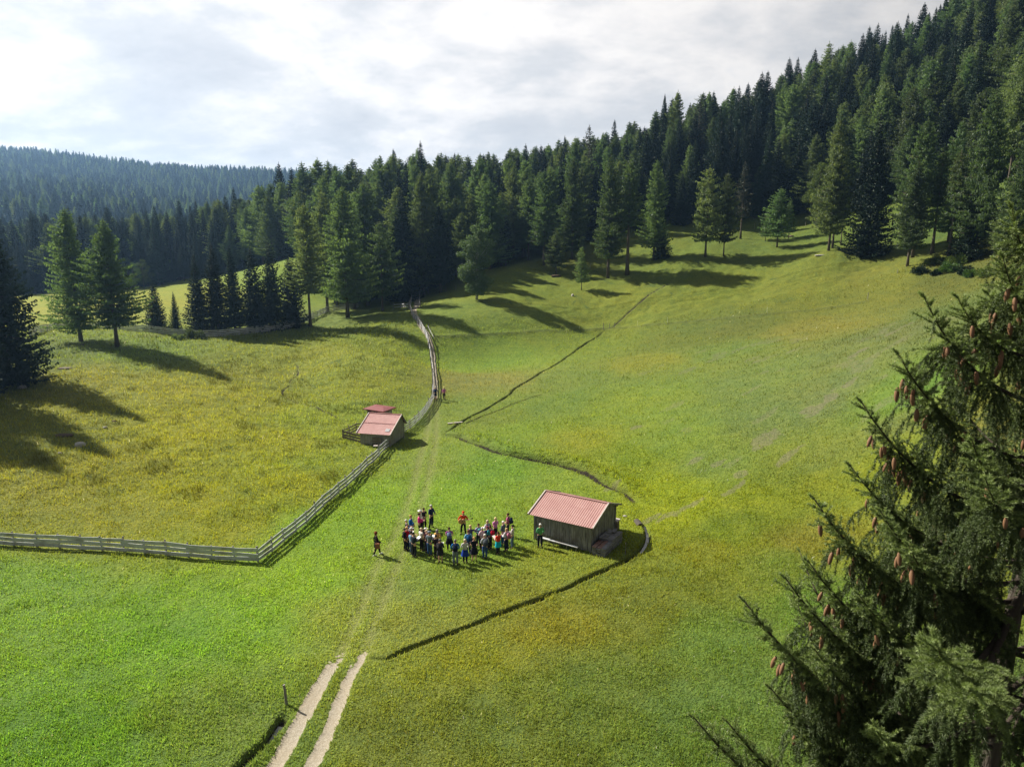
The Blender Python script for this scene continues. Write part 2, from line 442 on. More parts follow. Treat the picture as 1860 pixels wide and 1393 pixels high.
def h1(x, y): return float(H(x, y)[0])
def gp(u, v):
    """ground point under a photo pixel"""
    x, y = ray_base(u, v)
    return Vector((x, y, h1(x, y)))
# ------------------------------------------------------------------ the ground sheet
def lin(c):
    c = np.asarray(c, float)/255.0
    return np.where(c <= 0.04045, c/12.92, ((c+0.055)/1.055)**2.4)
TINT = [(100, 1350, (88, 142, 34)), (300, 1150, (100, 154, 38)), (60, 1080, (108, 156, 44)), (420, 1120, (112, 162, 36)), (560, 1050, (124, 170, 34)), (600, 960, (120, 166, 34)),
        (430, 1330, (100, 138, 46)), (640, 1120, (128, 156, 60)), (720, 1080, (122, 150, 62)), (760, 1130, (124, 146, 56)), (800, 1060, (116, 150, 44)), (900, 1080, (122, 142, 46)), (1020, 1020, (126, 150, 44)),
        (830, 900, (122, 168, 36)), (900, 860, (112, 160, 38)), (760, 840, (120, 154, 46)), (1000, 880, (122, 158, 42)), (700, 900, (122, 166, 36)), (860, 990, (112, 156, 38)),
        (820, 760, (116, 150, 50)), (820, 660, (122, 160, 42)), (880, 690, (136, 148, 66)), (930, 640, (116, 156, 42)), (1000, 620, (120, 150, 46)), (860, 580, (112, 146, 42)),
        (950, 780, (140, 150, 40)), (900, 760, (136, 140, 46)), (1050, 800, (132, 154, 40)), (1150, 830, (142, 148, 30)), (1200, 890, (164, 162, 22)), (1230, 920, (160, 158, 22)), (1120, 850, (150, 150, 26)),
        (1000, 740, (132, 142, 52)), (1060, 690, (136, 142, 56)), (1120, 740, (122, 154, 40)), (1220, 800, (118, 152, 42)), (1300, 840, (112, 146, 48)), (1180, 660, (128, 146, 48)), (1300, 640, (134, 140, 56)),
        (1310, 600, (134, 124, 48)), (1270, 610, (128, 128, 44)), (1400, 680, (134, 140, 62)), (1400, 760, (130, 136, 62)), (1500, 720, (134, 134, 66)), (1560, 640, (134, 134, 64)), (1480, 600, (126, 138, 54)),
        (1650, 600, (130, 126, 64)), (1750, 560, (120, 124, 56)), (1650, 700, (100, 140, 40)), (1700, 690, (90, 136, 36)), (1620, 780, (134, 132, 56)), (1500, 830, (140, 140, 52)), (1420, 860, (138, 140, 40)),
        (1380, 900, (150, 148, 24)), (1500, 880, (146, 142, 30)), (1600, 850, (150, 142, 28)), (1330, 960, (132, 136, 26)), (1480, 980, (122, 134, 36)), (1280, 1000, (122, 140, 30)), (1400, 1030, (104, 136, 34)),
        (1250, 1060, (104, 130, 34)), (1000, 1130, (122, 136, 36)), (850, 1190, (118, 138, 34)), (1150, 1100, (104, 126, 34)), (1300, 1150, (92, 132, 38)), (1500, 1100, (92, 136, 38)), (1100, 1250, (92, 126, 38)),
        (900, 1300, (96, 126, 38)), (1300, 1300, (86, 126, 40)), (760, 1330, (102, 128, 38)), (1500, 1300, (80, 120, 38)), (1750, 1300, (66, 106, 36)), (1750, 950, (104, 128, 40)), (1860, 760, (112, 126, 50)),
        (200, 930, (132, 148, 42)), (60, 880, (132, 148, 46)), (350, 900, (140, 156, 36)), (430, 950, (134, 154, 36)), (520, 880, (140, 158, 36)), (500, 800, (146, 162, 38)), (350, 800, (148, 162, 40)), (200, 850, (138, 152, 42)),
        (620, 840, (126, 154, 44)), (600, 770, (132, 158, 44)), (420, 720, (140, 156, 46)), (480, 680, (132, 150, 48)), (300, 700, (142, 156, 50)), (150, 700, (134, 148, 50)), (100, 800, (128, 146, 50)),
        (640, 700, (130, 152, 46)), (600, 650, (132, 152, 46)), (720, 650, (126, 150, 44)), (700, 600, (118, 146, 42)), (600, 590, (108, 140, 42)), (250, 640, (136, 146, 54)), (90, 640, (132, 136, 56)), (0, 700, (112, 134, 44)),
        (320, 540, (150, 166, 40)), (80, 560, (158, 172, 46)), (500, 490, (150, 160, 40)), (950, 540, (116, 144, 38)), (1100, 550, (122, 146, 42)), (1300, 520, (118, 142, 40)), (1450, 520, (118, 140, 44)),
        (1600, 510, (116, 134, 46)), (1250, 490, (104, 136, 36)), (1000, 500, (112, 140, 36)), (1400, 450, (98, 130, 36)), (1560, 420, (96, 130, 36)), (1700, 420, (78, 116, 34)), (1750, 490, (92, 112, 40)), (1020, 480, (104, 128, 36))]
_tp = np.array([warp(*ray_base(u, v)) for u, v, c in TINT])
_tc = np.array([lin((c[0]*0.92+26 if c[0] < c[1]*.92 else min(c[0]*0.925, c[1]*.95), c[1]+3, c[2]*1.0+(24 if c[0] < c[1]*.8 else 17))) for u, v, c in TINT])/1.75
def tint(x, y):
    sx, sy = warp(x, y); out = np.zeros((x.size, 3)); sx = sx.ravel(); sy = sy.ravel()
    wx = 0.10*fbm(x.ravel()*0.25, y.ravel()*0.25, 3, 77); wy = 0.10*fbm(x.ravel()*0.25+50, y.ravel()*0.25, 3, 78)
    for i in range(0, len(sx), 60000):
        s = slice(i, i+60000)
        d2 = (sx[s, None]+wx[s, None]-_tp[None, :, 0])**2+(sy[s, None]+wy[s, None]-_tp[None, :, 1])**2
        w = 1/(d2+0.0012)**1.9
        out[s] = (w @ _tc)/w.sum(1)[:, None]
    return out
# grid: fine where the meadow is seen from near, coarse far off
sA = np.concatenate([np.linspace(-1.75, -0.66, 90, endpoint=False), np.linspace(-0.66, 0.66, 1040, endpoint=False), np.linspace(0.66, 1.75, 90)])
wA = np.concatenate([np.linspace(math.log(4), math.log(38), 60, endpoint=False), np.linspace(math.log(38), math.log(150), 950, endpoint=False),
                     np.linspace(math.log(150), math.log(300), 150, endpoint=False), np.linspace(math.log(300), math.log(2600), 160)])
yy = np.exp(wA)-15.0
GXm = sA[None, :]*(yy[:, None]+15.0); GYm = np.repeat(yy[:, None], len(sA), 1)
gx = GXm.ravel(); gy = GYm.ravel()
# evaluate the smooth part on a thinner grid and refine it bilinearly
def coarse_eval(fn, k):
    ri = np.unique(np.concatenate([np.arange(0, len(wA), k), [len(wA)-1]])); ci = np.unique(np.concatenate([np.arange(0, len(sA), k), [len(sA)-1]]))
    c = fn(GXm[np.ix_(ri, ci)], GYm[np.ix_(ri, ci)])
    nch = 1 if c.ndim == 2 else c.shape[2]; c = c.reshape(len(ri), len(ci), nch)
    res = np.empty((len(wA), len(sA), nch), np.float64)
    ra = np.interp(np.arange(len(wA)), ri, np.arange(len(ri))); ca = np.interp(np.arange(len(sA)), ci, np.arange(len(ci)))
    r0 = np.minimum(ra.astype(int), len(ri)-2); c0 = np.minimum(ca.astype(int), len(ci)-2); fr = (ra-r0)[:, None, None]; fc = (ca-c0)[None, :, None]
    res = (c[r0][:, c0]*(1-fr)*(1-fc)+c[r0+1][:, c0]*fr*(1-fc)+c[r0][:, c0+1]*(1-fr)*fc+c[r0+1][:, c0+1]*fr*fc)
    return res
gz = coarse_eval(lambda a, b: base_h(a, b), 3)[..., 0].ravel()
fz, mk = fine(gx, gy, True)
gz = gz+fz
tn = coarse_eval(lambda a, b: tint(a, b).reshape(a.shape+(3,)), 3).reshape(-1, 3)
nr, nc = len(wA), len(sA)
ii = np.arange(nr*nc).reshape(nr, nc)
GF = np.stack([ii[:-1, :-1], ii[:-1, 1:], ii[1:, 1:], ii[1:, :-1]], -1).reshape(-1, 4)
gme = np_mesh('ground', np.stack([gx, gy, gz], 1), GF, smooth=True,
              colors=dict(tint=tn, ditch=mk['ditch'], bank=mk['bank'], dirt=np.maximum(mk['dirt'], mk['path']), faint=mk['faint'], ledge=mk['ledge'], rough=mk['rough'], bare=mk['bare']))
del GXm, GYm

def attr(gg, nm, out='Fac', typ='GEOMETRY'):
    return gg.n('ShaderNodeAttribute', attribute_name=nm, attribute_type=typ).outputs[out]
def ground_mat():
    m, gg = new_mat('meadow'); co = objco(gg)
    tintc = attr(gg, 'tint', 'Color'); ditch = attr(gg, 'ditch'); bank = attr(gg, 'bank'); dirt = attr(gg, 'dirt'); faint = attr(gg, 'faint'); ledge = attr(gg, 'ledge'); rough = attr(gg, 'rough')
    nA = gg.noise(co, 0.09, 4, 0.6, 0.4); nB = gg.noise(co, 0.55, 4, 0.62, 0.3); nC = gg.noise(co, 3.2, 4, 0.65); nD = gg.noise(co, 14.0, 3, 0.6)
    # grasses and herbs differ in hue from patch to patch
    c = gg.mix(gg.ramp(nA, [(0.35, 0.0), (0.65, 1.0)]), gg.mix(1.0, tintc, (0.93, 1.0, 1.0), 'MULTIPLY'), gg.mix(1.0, tintc, (1.04, 1.0, 0.9), 'MULTIPLY'))
    c = gg.mix(gg.ramp(nB, [(0.38, 0.0), (0.62, 1.0)]), gg.mix(1.0, c, (0.86, 0.92, 0.92), 'MULTIPLY'), gg.mix(1.0, c, (1.08, 1.07, 0.95), 'MULTIPLY'))
    c = gg.mix(gg.ramp(nC, [(0.30, 0.0), (0.70, 1.0)]), gg.mix(1.0, c, (0.68, 0.74, 0.72), 'MULTIPLY'), gg.mix(1.0, c, (1.28, 1.20, 1.1), 'MULTIPLY'))
    c = gg.mix(gg.ramp(nD, [(0.30, 0.0), (0.70, 1.0)]), gg.mix(1.0, c, (0.70, 0.74, 0.7), 'MULTIPLY'), gg.mix(1.0, c, (1.25, 1.20, 1.2), 'MULTIPLY'))
    # darker herb clumps in the old pasture
    hb = gg.noise(co, 0.33, 5, 0.7, 0.8)
    hm = gg.math('MULTIPLY', gg.ramp(hb, [(0.60, 0.0), (0.68, 1.0)]), gg.math('ADD', gg.math('MULTIPLY', rough, 0.55), 0.12))
    c = gg.mix(hm, c, (0.035, 0.075, 0.028))
    # trodden bare spots on the slope and knoll
    bm = gg.ramp(gg.math('ADD', attr(gg, 'bare'), gg.math('MULTIPLY', gg.math('SUBTRACT', nC, 0.5), 1.0)), [(0.42, 0.0), (0.80, 0.55)])
    soil = gg.mix(nC, (0.085, 0.075, 0.05), (0.19, 0.165, 0.115))
    c = gg.mix(bm, c, soil)
    c = gg.mix(gg.math('MULTIPLY', faint, 0.50), c, gg.mix(nC, (0.13, 0.145, 0.045), (0.24, 0.23, 0.10)))
    c = gg.mix(gg.math('MULTIPLY', ledge, 0.5), c, (0.075, 0.09, 0.03))
    bn = gg.math('MULTIPLY', bank, gg.ramp(nC, [(0.35, 0.2), (0.7, 0.85)]))
    c = gg.mix(bn, c, (0.085, 0.095, 0.03))
    dm = gg.math('MULTIPLY', dirt, 1.15, clamp=True)
    dm = gg.ramp(gg.math('ADD', dm, gg.math('MULTIPLY', gg.math('SUBTRACT', nC, 0.5), 0.9)), [(0.38, 0.0), (0.56, 1.0)])
    peb = gg.n('ShaderNodeTexVoronoi', {'Vector': co, 'Scale': 17.0}).outputs['Distance']
    grav = gg.mix(gg.ramp(peb, [(0.1, 0.0), (0.6, 1.0)]), (0.42, 0.385, 0.32), (0.26, 0.23, 0.18))
    grav = gg.mix(gg.ramp(nB, [(0.3, 0.0), (0.7, 0.5)]), grav, (0.30, 0.245, 0.17))
    c = gg.mix(dm, c, grav)
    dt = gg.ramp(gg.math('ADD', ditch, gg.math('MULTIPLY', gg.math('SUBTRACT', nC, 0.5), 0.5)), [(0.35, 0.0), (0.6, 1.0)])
    c = gg.mix(dt, c, gg.mix(nD, (0.010, 0.008, 0.005), (0.040, 0.031, 0.022)))  # dark ditch soil, blackened further to stand for shadow in the cut
    # tiny white flowers and seed heads
    vo = gg.n('ShaderNodeTexVoronoi', {'Vector': co, 'Scale': 2.6, 'Randomness': 1.0})
    fl = gg.math('MULTIPLY', gg.math('LESS_THAN', vo.outputs['Distance'], 0.055), gg.math('GREATER_THAN', gg.noise(co, 0.4, 2, 0.5), 0.52))
    c = gg.mix(gg.math('MULTIPLY', fl, 0.8), c, (0.5, 0.5, 0.42))
    vb = gg.n('ShaderNodeTexVoronoi', {'Vector': co, 'Scale': 7.0, 'Randomness': 1.0}).outputs['Distance']
    hgt = gg.math('ADD', gg.math('MULTIPLY', nC, 1.0), gg.math('ADD', gg.math('MULTIPLY', nD, 0.45), gg.math('MULTIPLY', vb, 0.35)))
    keep = gg.math('SUBTRACT', 1.0, gg.math('MULTIPLY', dm, 0.75))
    b = gg.n('ShaderNodeBump', {'Height': hgt, 'Strength': gg.math('MULTIPLY', keep, 1.0), 'Distance': 0.13}).outputs[0]
    finish(gg, principled(gg, c, 0.9, 0.15, b)); return m
ground = bpy.data.objects.new('ground', gme); COL.objects.link(ground)
gme.materials.append(ground_mat()); tag(ground, kind='structure')

# ------------------------------------------------------------------ haze
hz = bpy.data.materials.new('haze_air'); hz.use_nodes = True; hz.node_tree.nodes.clear(); gg = G(hz.node_tree)
HAZE = 0.00020
pv = gg.n('ShaderNodeVolumePrincipled', {'Color': (0.34, 0.60, 1.0, 1), 'Density': HAZE, 'Anisotropy': 0.55})
ho = gg.n('ShaderNodeOutputMaterial'); gg.link(pv.outputs[0], ho.inputs['Volume'])
zmax = float(gz.max()); zmin = float(gz.min())
xm = float(np.abs(gx).max())+20
b = MB(); top = zmax+45
b.box((0, (yy[-1]+15-30)/2, (top+zmin-1)/2), (2*xm, yy[-1]+15+50, top-zmin+1))
haze = b.build('haze', hz); tag(haze, kind='stuff')
print('ground z range', zmin, zmax, 'verts', len(gx))
# ------------------------------------------------------------------ trees
def foliage_mat(name, c1, c2, trans=0.25, rough=0.7, patch=0.9):
    m, gg = new_mat(name); co = objco(gg)
    rnd = gg.n('ShaderNodeObjectInfo').outputs['Random']
    off = gg.n('ShaderNodeVectorMath', {0: co, 1: gg.n('ShaderNodeCombineXYZ', {0: gg.math('MULTIPLY', rnd, 91.0), 1: gg.math('MULTIPLY', rnd, 37.0), 2: rnd}).outputs[0]}, operation='ADD').outputs[0]
    n = gg.noise(off, patch, 3, 0.6)
    f = gg.math('ADD', gg.math('MULTIPLY', gg.ramp(n, [(0.32, 0.0), (0.68, 1.0)]), 0.55), gg.math('MULTIPLY', rnd, 0.45))
    c = gg.mix(f, c1, c2)
    hs = gg.n('ShaderNodeHueSaturation', {'Hue': gg.math('ADD', 0.485, gg.math('MULTIPLY', gg.math('FRACT', gg.math('MULTIPLY', rnd, 7.13)), 0.045)), 'Saturation': 1.0,
                                         'Value': gg.math('ADD', 0.62, gg.math('MULTIPLY', gg.math('FRACT', gg.math('MULTIPLY', rnd, 13.7)), 0.85)), 'Color': c}).outputs[0]
    d = gg.n('ShaderNodeBsdfDiffuse', {'Color': hs, 'Roughness': 0.5}).outputs[0]
    t = gg.n('ShaderNodeBsdfTranslucent', {'Color': gg.mix(1.0, hs, (1.5, 1.45, 0.7), 'MULTIPLY')}).outputs[0]
    gl = gg.n('ShaderNodeBsdfGlossy', {'Color': (0.5, 0.55, 0.5, 1), 'Roughness': 0.55}).outputs[0]
    s1 = gg.n('ShaderNodeMixShader', {0: trans, 1: d, 2: t}).outputs[0]
    s2 = gg.n('ShaderNodeMixShader', {0: 0.04, 1: s1, 2: gl}).outputs[0]
    finish(gg, s2); return m
def bark_mat(name, c1, c2, scale=3.0):
    m, gg = new_mat(name); co = objco(gg)
    mp = gg.n('ShaderNodeMapping', {'Vector': co, 'Scale': (3, 3, 0.6)}).outputs[0]
    n = gg.noise(mp, scale, 5, 0.65)
    b = gg.n('ShaderNodeBump', {'Height': n, 'Strength': 0.8, 'Distance': 0.05}).outputs[0]
    finish(gg, principled(gg, gg.mix(n, c1, c2), 0.95, 0.1, b)); return m
M_SPR = foliage_mat('spruce_needles', (0.006, 0.017, 0.010), (0.023, 0.046, 0.021), 0.12)
M_LAR = foliage_mat('larch_needles', (0.058, 0.100, 0.040), (0.135, 0.185, 0.075), 0.45)
M_BRD = foliage_mat('broad_leaves', (0.045, 0.085, 0.020), (0.085, 0.130, 0.030), 0.35)
M_BIR = foliage_mat('birch_leaves', (0.085, 0.130, 0.060), (0.135, 0.185, 0.095), 0.32)
M_YEL = foliage_mat('yellow_leaves', (0.10, 0.11, 0.02), (0.17, 0.16, 0.03), 0.35)
M_DRY = foliage_mat('sparse_needles', (0.035, 0.045, 0.028), (0.065, 0.068, 0.045), 0.15)
M_BARK = bark_mat('grey_bark', (0.045, 0.037, 0.030), (0.13, 0.115, 0.10))
M_LBARK = bark_mat('larch_bark', (0.060, 0.045, 0.035), (0.165, 0.14, 0.115))
M_WBARK = bark_mat('birch_bark', (0.25, 0.24, 0.22), (0.62, 0.60, 0.56))

def diamonds(P, D, S, L, W):
    """leaf-shaped quads from P along D, width direction S"""
    D = D/np.linalg.norm(D, axis=1)[:, None]
    S = S-(S*D).sum(1)[:, None]*D; S /= (np.linalg.norm(S, axis=1)[:, None]+1e-9)
    L = L[:, None]; W = W[:, None]
    V = np.stack([P, P+D*L*0.45+S*W*0.5, P+D*L, P+D*L*0.45-S*W*0.5], 1).reshape(-1, 3)
    F = np.arange(len(P)*4).reshape(-1, 4)
    return V, F
def trunk_geo(H, r0, lean=0.0, n=7, segs=8, limbs=()):
    mb = MB()
    pts = [(lean*H*(k/segs)**1.5, 0.3*lean*H*math.sin(k/segs*3), H*k/segs-0.35*(k == 0)) for k in range(segs+1)]
    rad = [r0*(1.35 if k == 0 else 1)*(1-0.93*(k/segs)**0.9) for k in range(segs+1)]
    mb.tube(pts, rad, n)
    for a, b, r in limbs:
        a = Vector(a); b = Vector(b); mid = (a+b)/2+Vector((0, 0, -0.04*(b-a).length))
        mb.tube([a, mid, b], [r, r*0.6, r*0.2], 5)
    return mb
def conifer(seed, H=20.0, R0=3.2, kind='spruce', bare=0.06, dens=1.0, size=1.0, p=0.85):
    r = np.random.default_rng(seed)
    Ps, Ds, Ss, Ls, Ws = [], [], [], [], []; limbs = []
    spr = kind == 'spruce'
    dz = (0.34 if spr else 0.40)*(1 if dens > 0.5 else 1.7)*(H/22)**0.35
    z = bare*H
    ph = r.uniform(0, 6.28, 6); kk = r.uniform(0.25, 0.7, 3)
    while z < H*0.985:
        f = z/H; g_ = (f-bare)/(1-bare)
        env = R0*((1-g_)**p)*min(1.0, (0.80 if spr else 0.66)+1.6*g_)+0.10
        nb = int(r.integers(6, 9))
        a0 = r.uniform(0, 6.28)
        for k in range(nb):
            a = a0+6.283*k/nb+r.uniform(-.4, .4)
            lump = 1+(0.10 if spr else 0.24)*(math.sin(a+ph[0]+kk[0]*z)+0.7*math.sin(2*a+ph[1]-kk[1]*z)+0.6*math.sin(a*3+ph[2]+kk[2]*2*z))
            Lb = env*(r.uniform(0.80, 1.12) if spr else r.uniform(0.62, 1.12))*max(0.35, lump)
            if kind == 'dry' and r.random() < 0.35: continue
            d = np.array([math.cos(a), math.sin(a), 0.0]); s = np.array([-d[1], d[0], 0.0])
            zb = z+r.uniform(-.5, .5)*dz
            up0 = (0.55*f-0.30) if spr else (0.40*f-0.12)
            sag = 0.22 if spr else 0.16
            zc_ = lambda t: zb+Lb*(up0*t-sag*np.sin(t*3.14)*0.6+(0.16*t**3 if spr else 0.05*t**2))
            nn = max(4, int(Lb*(10.0 if spr else 13.0)*dens))
            t = r.uniform(0.12, 1.0, nn)
            side = r.choice([-1.0, 1.0], nn)
            pos = d*(t*Lb)[:, None]+s*(side*r.uniform(0, .10, nn)*Lb*(1.1-t))[:, None]; pos[:, 2] = zc_(t)
            out = 0.35+0.65*t
            hang = (r.uniform(0.10, 0.70, nn) if spr else r.uniform(0.0, 0.9, nn))
            dv = d*out[:, None]*0.9+s*(side*(1.15-0.6*t))[:, None]; dv[:, 2] -= hang
            sc = min(1, 0.35+env/2.4)
            ln = ((0.26+0.42*(1-t))*r.uniform(0.7, 1.3, nn) if spr else (0.20+0.30*(1-t))*r.uniform(0.5, 1.5, nn))*sc
            Ps.append(pos); Ds.append(dv); Ls.append(ln*size); Ws.append(ln*size*(0.50 if spr else 0.42))
            Ss.append(np.cross(dv, r.normal(0, 1, (nn, 3))*0.7+np.array([0, 0, 1.0])))
            nn2 = int(nn*(0.9 if spr else 1.3))
            t2 = r.uniform(0.15, 1.0, nn2); pos = d*(t2*Lb)[:, None]+r.normal(0, 0.10*Lb, (nn2, 1))*s
            pos[:, 2] = zc_(t2)
            dv = r.normal(0, 0.35, (nn2, 3)); dv[:, 2] = -1
            ln = r.uniform(0.18, 0.55, nn2)*sc
            Ps.append(pos); Ds.append(dv); Ls.append(ln*size); Ws.append(ln*size*0.44); Ss.append(r.normal(0, 1, (nn2, 3)))
            if (not spr and r.random() < 0.30) or (spr and r.random() < 0.12):
                e = d*Lb*0.85; limbs.append(((0, 0, zb), (e[0], e[1], zb+Lb*(up0*0.85-sag*0.3)), 0.02+0.010*Lb))
        z += dz*r.uniform(0.75, 1.25)*(0.8 if f > 0.8 else 1)
    nn = 40; t = r.uniform(0, 1, nn); pos = np.stack([t*0, t*0, H-1.3+1.45*t], 1); dv = r.normal(0, 1, (nn, 3)); dv[:, 2] = 0.6
    Ps.append(pos); Ds.append(dv); Ls.append(0.40*(1.1-t)*size+0.05); Ws.append(np.full(nn, 0.10)*size); Ss.append(r.normal(0, 1, (nn, 3)))
    V, F = diamonds(*[np.concatenate(q) for q in (Ps, Ds, Ss, Ls, Ws)])
    return V, F, trunk_geo(H, 0.0125*H*(1.0 if spr else 0.95), limbs=limbs)
def broadleaf(seed, H=14.0, R0=3.6, birch=False, n=9000):
    r = np.random.default_rng(seed); limbs = []; C = []
    nl = 46 if birch else 24
    for k in range(nl):
        f = (0.14 if birch else 0.22)+(0.80 if birch else 0.74)*(k+0.5)/nl; a = r.uniform(0, 6.28)
        rr = R0*math.sin(min(1, (f-0.12)*1.18)*3.14159)**0.6*r.uniform(0.35, 1.0)*(0.75 if birch else 1)
        e = (rr*math.cos(a), rr*math.sin(a), H*f+r.uniform(-.3, .6)); C.append((e, r.uniform(0.75, 1.35)*(1.0 if birch else 1.2)*H/14*(1.1-0.45*f)))
        limbs.append(((0, 0, H*f*0.72), e, 0.02+0.018*rr))
    C.append(((0, 0, H*0.93), 0.7*H/14))
    w = np.array([c[1]**2 for c in C]); w /= w.sum()
    idx = r.choice(len(C), n, p=w); cc = np.array([c[0] for c in C])[idx]; cr = np.array([c[1] for c in C])[idx]
    q = r.normal(0, 1, (n, 3)); q /= np.linalg.norm(q, axis=1)[:, None]; rad = r.uniform(0.15, 1.0, n)**0.5
    P = cc+q*(rad*cr)[:, None]*np.array([1, 1, 0.8])
    if birch: P[:, 2] -= rad*cr*0.6*r.uniform(0, 1, n)
    D = q*0.6+r.normal(0, 0.6, (n, 3)); D[:, 2] -= 0.9 if birch else 0.25
    L = r.uniform(0.14, 0.30, n)*H/14; V, F = diamonds(P, D, r.normal(0, 1, (n, 3)), L, L*0.6)
    return V, F, trunk_geo(H*0.9, 0.012*H, 0.01, limbs=limbs)

PROTO = {}
def proto(key, geo, H, m_crown, m_bark):
    V, F, tmb = geo
    cm = np_mesh('crown', V, F); cm.materials.append(m_crown)
    tm = tmb.mesh('trunk', True); tm.materials.append(m_bark)
    tv = np.array(tmb.v, np.float32)
    # joined copy for the massed far forest (all faces as quads: tube faces are quads, caps dropped)
    tq = np.array([f for f in tmb.f if len(f) == 4], np.int32)
    jm = np_mesh('forest_tree_form', np.concatenate([V, tv]), np.concatenate([F, tq+len(V)]), mi=np.concatenate([np.zeros(len(F)), np.ones(len(tq))]))
    jm.materials.append(m_crown); jm.materials.append(m_bark)
    PROTO[key] = dict(crown=cm, trunk=tm, H=H, join=jm)
for k in range(5): proto(f'spruce{k}', conifer(100+k, 22, [3.9, 3.3, 4.4, 3.6, 3.0][k], 'spruce', [.05, .10, .03, .16, .08][k], p=[.85, .8, .95, .75, .9][k]), 22, M_SPR, M_BARK)
for k in range(5): proto(f'larch{k}', conifer(200+k, 22, [4.9, 4.2, 5.6, 4.0, 4.7][k], 'larch', [.16, .24, .12, .30, .20][k], p=[.70, .62, .76, .60, .72][k]), 22, M_LAR, M_LBARK)
proto('smallspruce0', conifer(300, 9, 2.5, 'spruce', .03, dens=1.4, size=.72), 9, M_SPR, M_BARK)
proto('smalllarch0', conifer(310, 9, 2.3, 'larch', .22, dens=1.2, size=.7, p=.6), 9, M_LAR, M_LBARK)
proto('dry0', conifer(320, 20, 2.6, 'dry', .30, dens=.55, p=.6), 20, M_DRY, M_LBARK)
proto('thinlarch0', conifer(330, 20, 2.2, 'larch', .45, dens=.7, p=.6), 20, M_LAR, M_LBARK)
for k in range(3): proto(f'broad{k}', broadleaf(400+k, 14, 3.6), 14, M_BRD, M_BARK)
proto('birch0', broadleaf(410, 14, 3.2, True, 22000), 14, M_BIR, M_WBARK)
proto('yellow0', broadleaf(411, 14, 3.4), 14, M_YEL, M_BARK)
proto('fars0', conifer(500, 22, 4.0, 'spruce', .05, dens=.28, size=2.1), 22, M_SPR, M_BARK)
proto('fars1', conifer(501, 22, 3.4, 'spruce', .08, dens=.28, size=2.1), 22, M_SPR, M_BARK)
proto('farl0', conifer(502, 22, 4.0, 'larch', .15, dens=.25, size=2.2, p=.7), 22, M_LAR, M_LBARK)
proto('farb0', broadleaf(503, 14, 3.8, n=1200), 14, M_BRD, M_BARK)

TREES_AT = []
def plant(key, x, y, h, label, cat, name, group=None, rz=None, wide=1.0, z=None):
    P = PROTO[key]; s = h/P['H']
    zz = h1(x, y) if z is None else z
    e = empty(name, (x, y, zz-0.05), random.uniform(0, 6.28) if rz is None else rz)
    e.scale = (s*wide, s*wide, s)
    t = bpy.data.objects.new('trunk', P['trunk']); c = bpy.data.objects.new('crown', P['crown'])
    for o in (t, c): COL.objects.link(o); o.parent = e
    tag(e, label, cat, group); TREES_AT.append((x, y, h*0.13*wide)); return e
def ptree(key, u, v, vt, label, wide=1.0, cat=None, name=None):
    p = gp(u, v); top = CAMZ-drop(vt)*p.y
    h = top-p.z
    kind = {'spruce': 'spruce', 'larch': 'larch', 'smallspruce': 'spruce', 'smalllarch': 'larch', 'dry': 'pine', 'thinlarch': 'larch', 'broad': 'broadleaf tree', 'birch': 'birch', 'yellow': 'broadleaf tree'}[key.rstrip('0123456789')]
    return plant(key, p.x, p.y, h, label, cat or kind, name or {'spruce': 'spruce_tree', 'larch': 'larch_tree', 'pine': 'pine_tree', 'birch': 'birch_tree'}.get(kind, 'broadleaf_tree'), wide=wide, z=p.z)

ptree('spruce2', 20, 694, 372, 'large black-green spruce cut by the left edge of the photo', 1.35)
plant('spruce0', *ray_base(-90, 726), 23, 'dark spruce just outside the left edge of the photo, shading the knoll', 'spruce', 'spruce_tree', wide=1.4)
plant('spruce3', *ray_base(-150, 756), 20, 'second dark spruce outside the left edge, lower on the knoll', 'spruce', 'spruce_tree', wide=1.5)
ptree('larch2', 147, 620, 376, 'tall drooping larch on the knoll, left one of the free-standing pair', 1.10)
ptree('larch4', 213, 630, 396, 'drooping larch on the knoll, right one of the pair, trunk bare near the ground', 1.30)
ptree('smallspruce0', 286, 603, 512, 'small dense spruce beside the far fence, left of the tiniest spruce', 1.05)
ptree('smallspruce0', 321, 604, 530, 'tiny pointed spruce between the small dense spruce and the dark row', .62)
ptree('spruce4', 364, 604, 462, 'dark spruce at the left end of the row behind the far fence', 1.5)
ptree('spruce2', 397, 604, 440, 'dark full spruce in the fence row, second from its left end', 1.15)
ptree('spruce1', 428, 603, 448, 'dark narrow spruce in the fence row, third from its left end', 1.1)
ptree('smallspruce0', 465, 600, 452, 'spruce in the fence row with the sunlit field glowing behind it', 1.0)
ptree('smallspruce0', 498, 597, 440, 'tallest light-edged spruce in the gap of the fence row', .85)
ptree('smallspruce0', 532, 590, 462, 'spruce at the right end of the fence row beside the bare-stemmed larch', .9)
ptree('larch3', 564, 592, 370, 'larch with long bare trunk standing before the wood, left of the path', 1.05)
ptree('larch0', 632, 578, 338, 'broad larch at the edge of the wood left of the path fence', 1.2)
ptree('larch4', 595, 566, 345, 'larch just behind the bare-stemmed larch, left of the path', 1.0)
ptree('smalllarch0', 695, 566, 400, 'slim pointed larch close to the path gate', 1.0)
ptree('larch1', 668, 556, 330, 'larch with brownish lower branches behind the slim pointed one', 1.1)
ptree('spruce0', 735, 548, 345, 'dark spruce right behind the top of the path', 1.2)
ptree('larch2', 770, 535, 312, 'tall larch above the dark hollow where the path enters the wood', 1.0)
ptree('spruce3', 800, 532, 372, 'black spruce between the path top and the birch', 1.4)
ptree('birch0', 866, 546, 407, 'pale green birch with white stem, alone at the foot of the wood', 1.35)
ptree('smalllarch0', 905, 478, 392, 'young larch behind and right of the birch', 1.1)
ptree('larch1', 988, 482, 308, 'tall larch at the meadow edge behind the small rusty tree', 1.1)
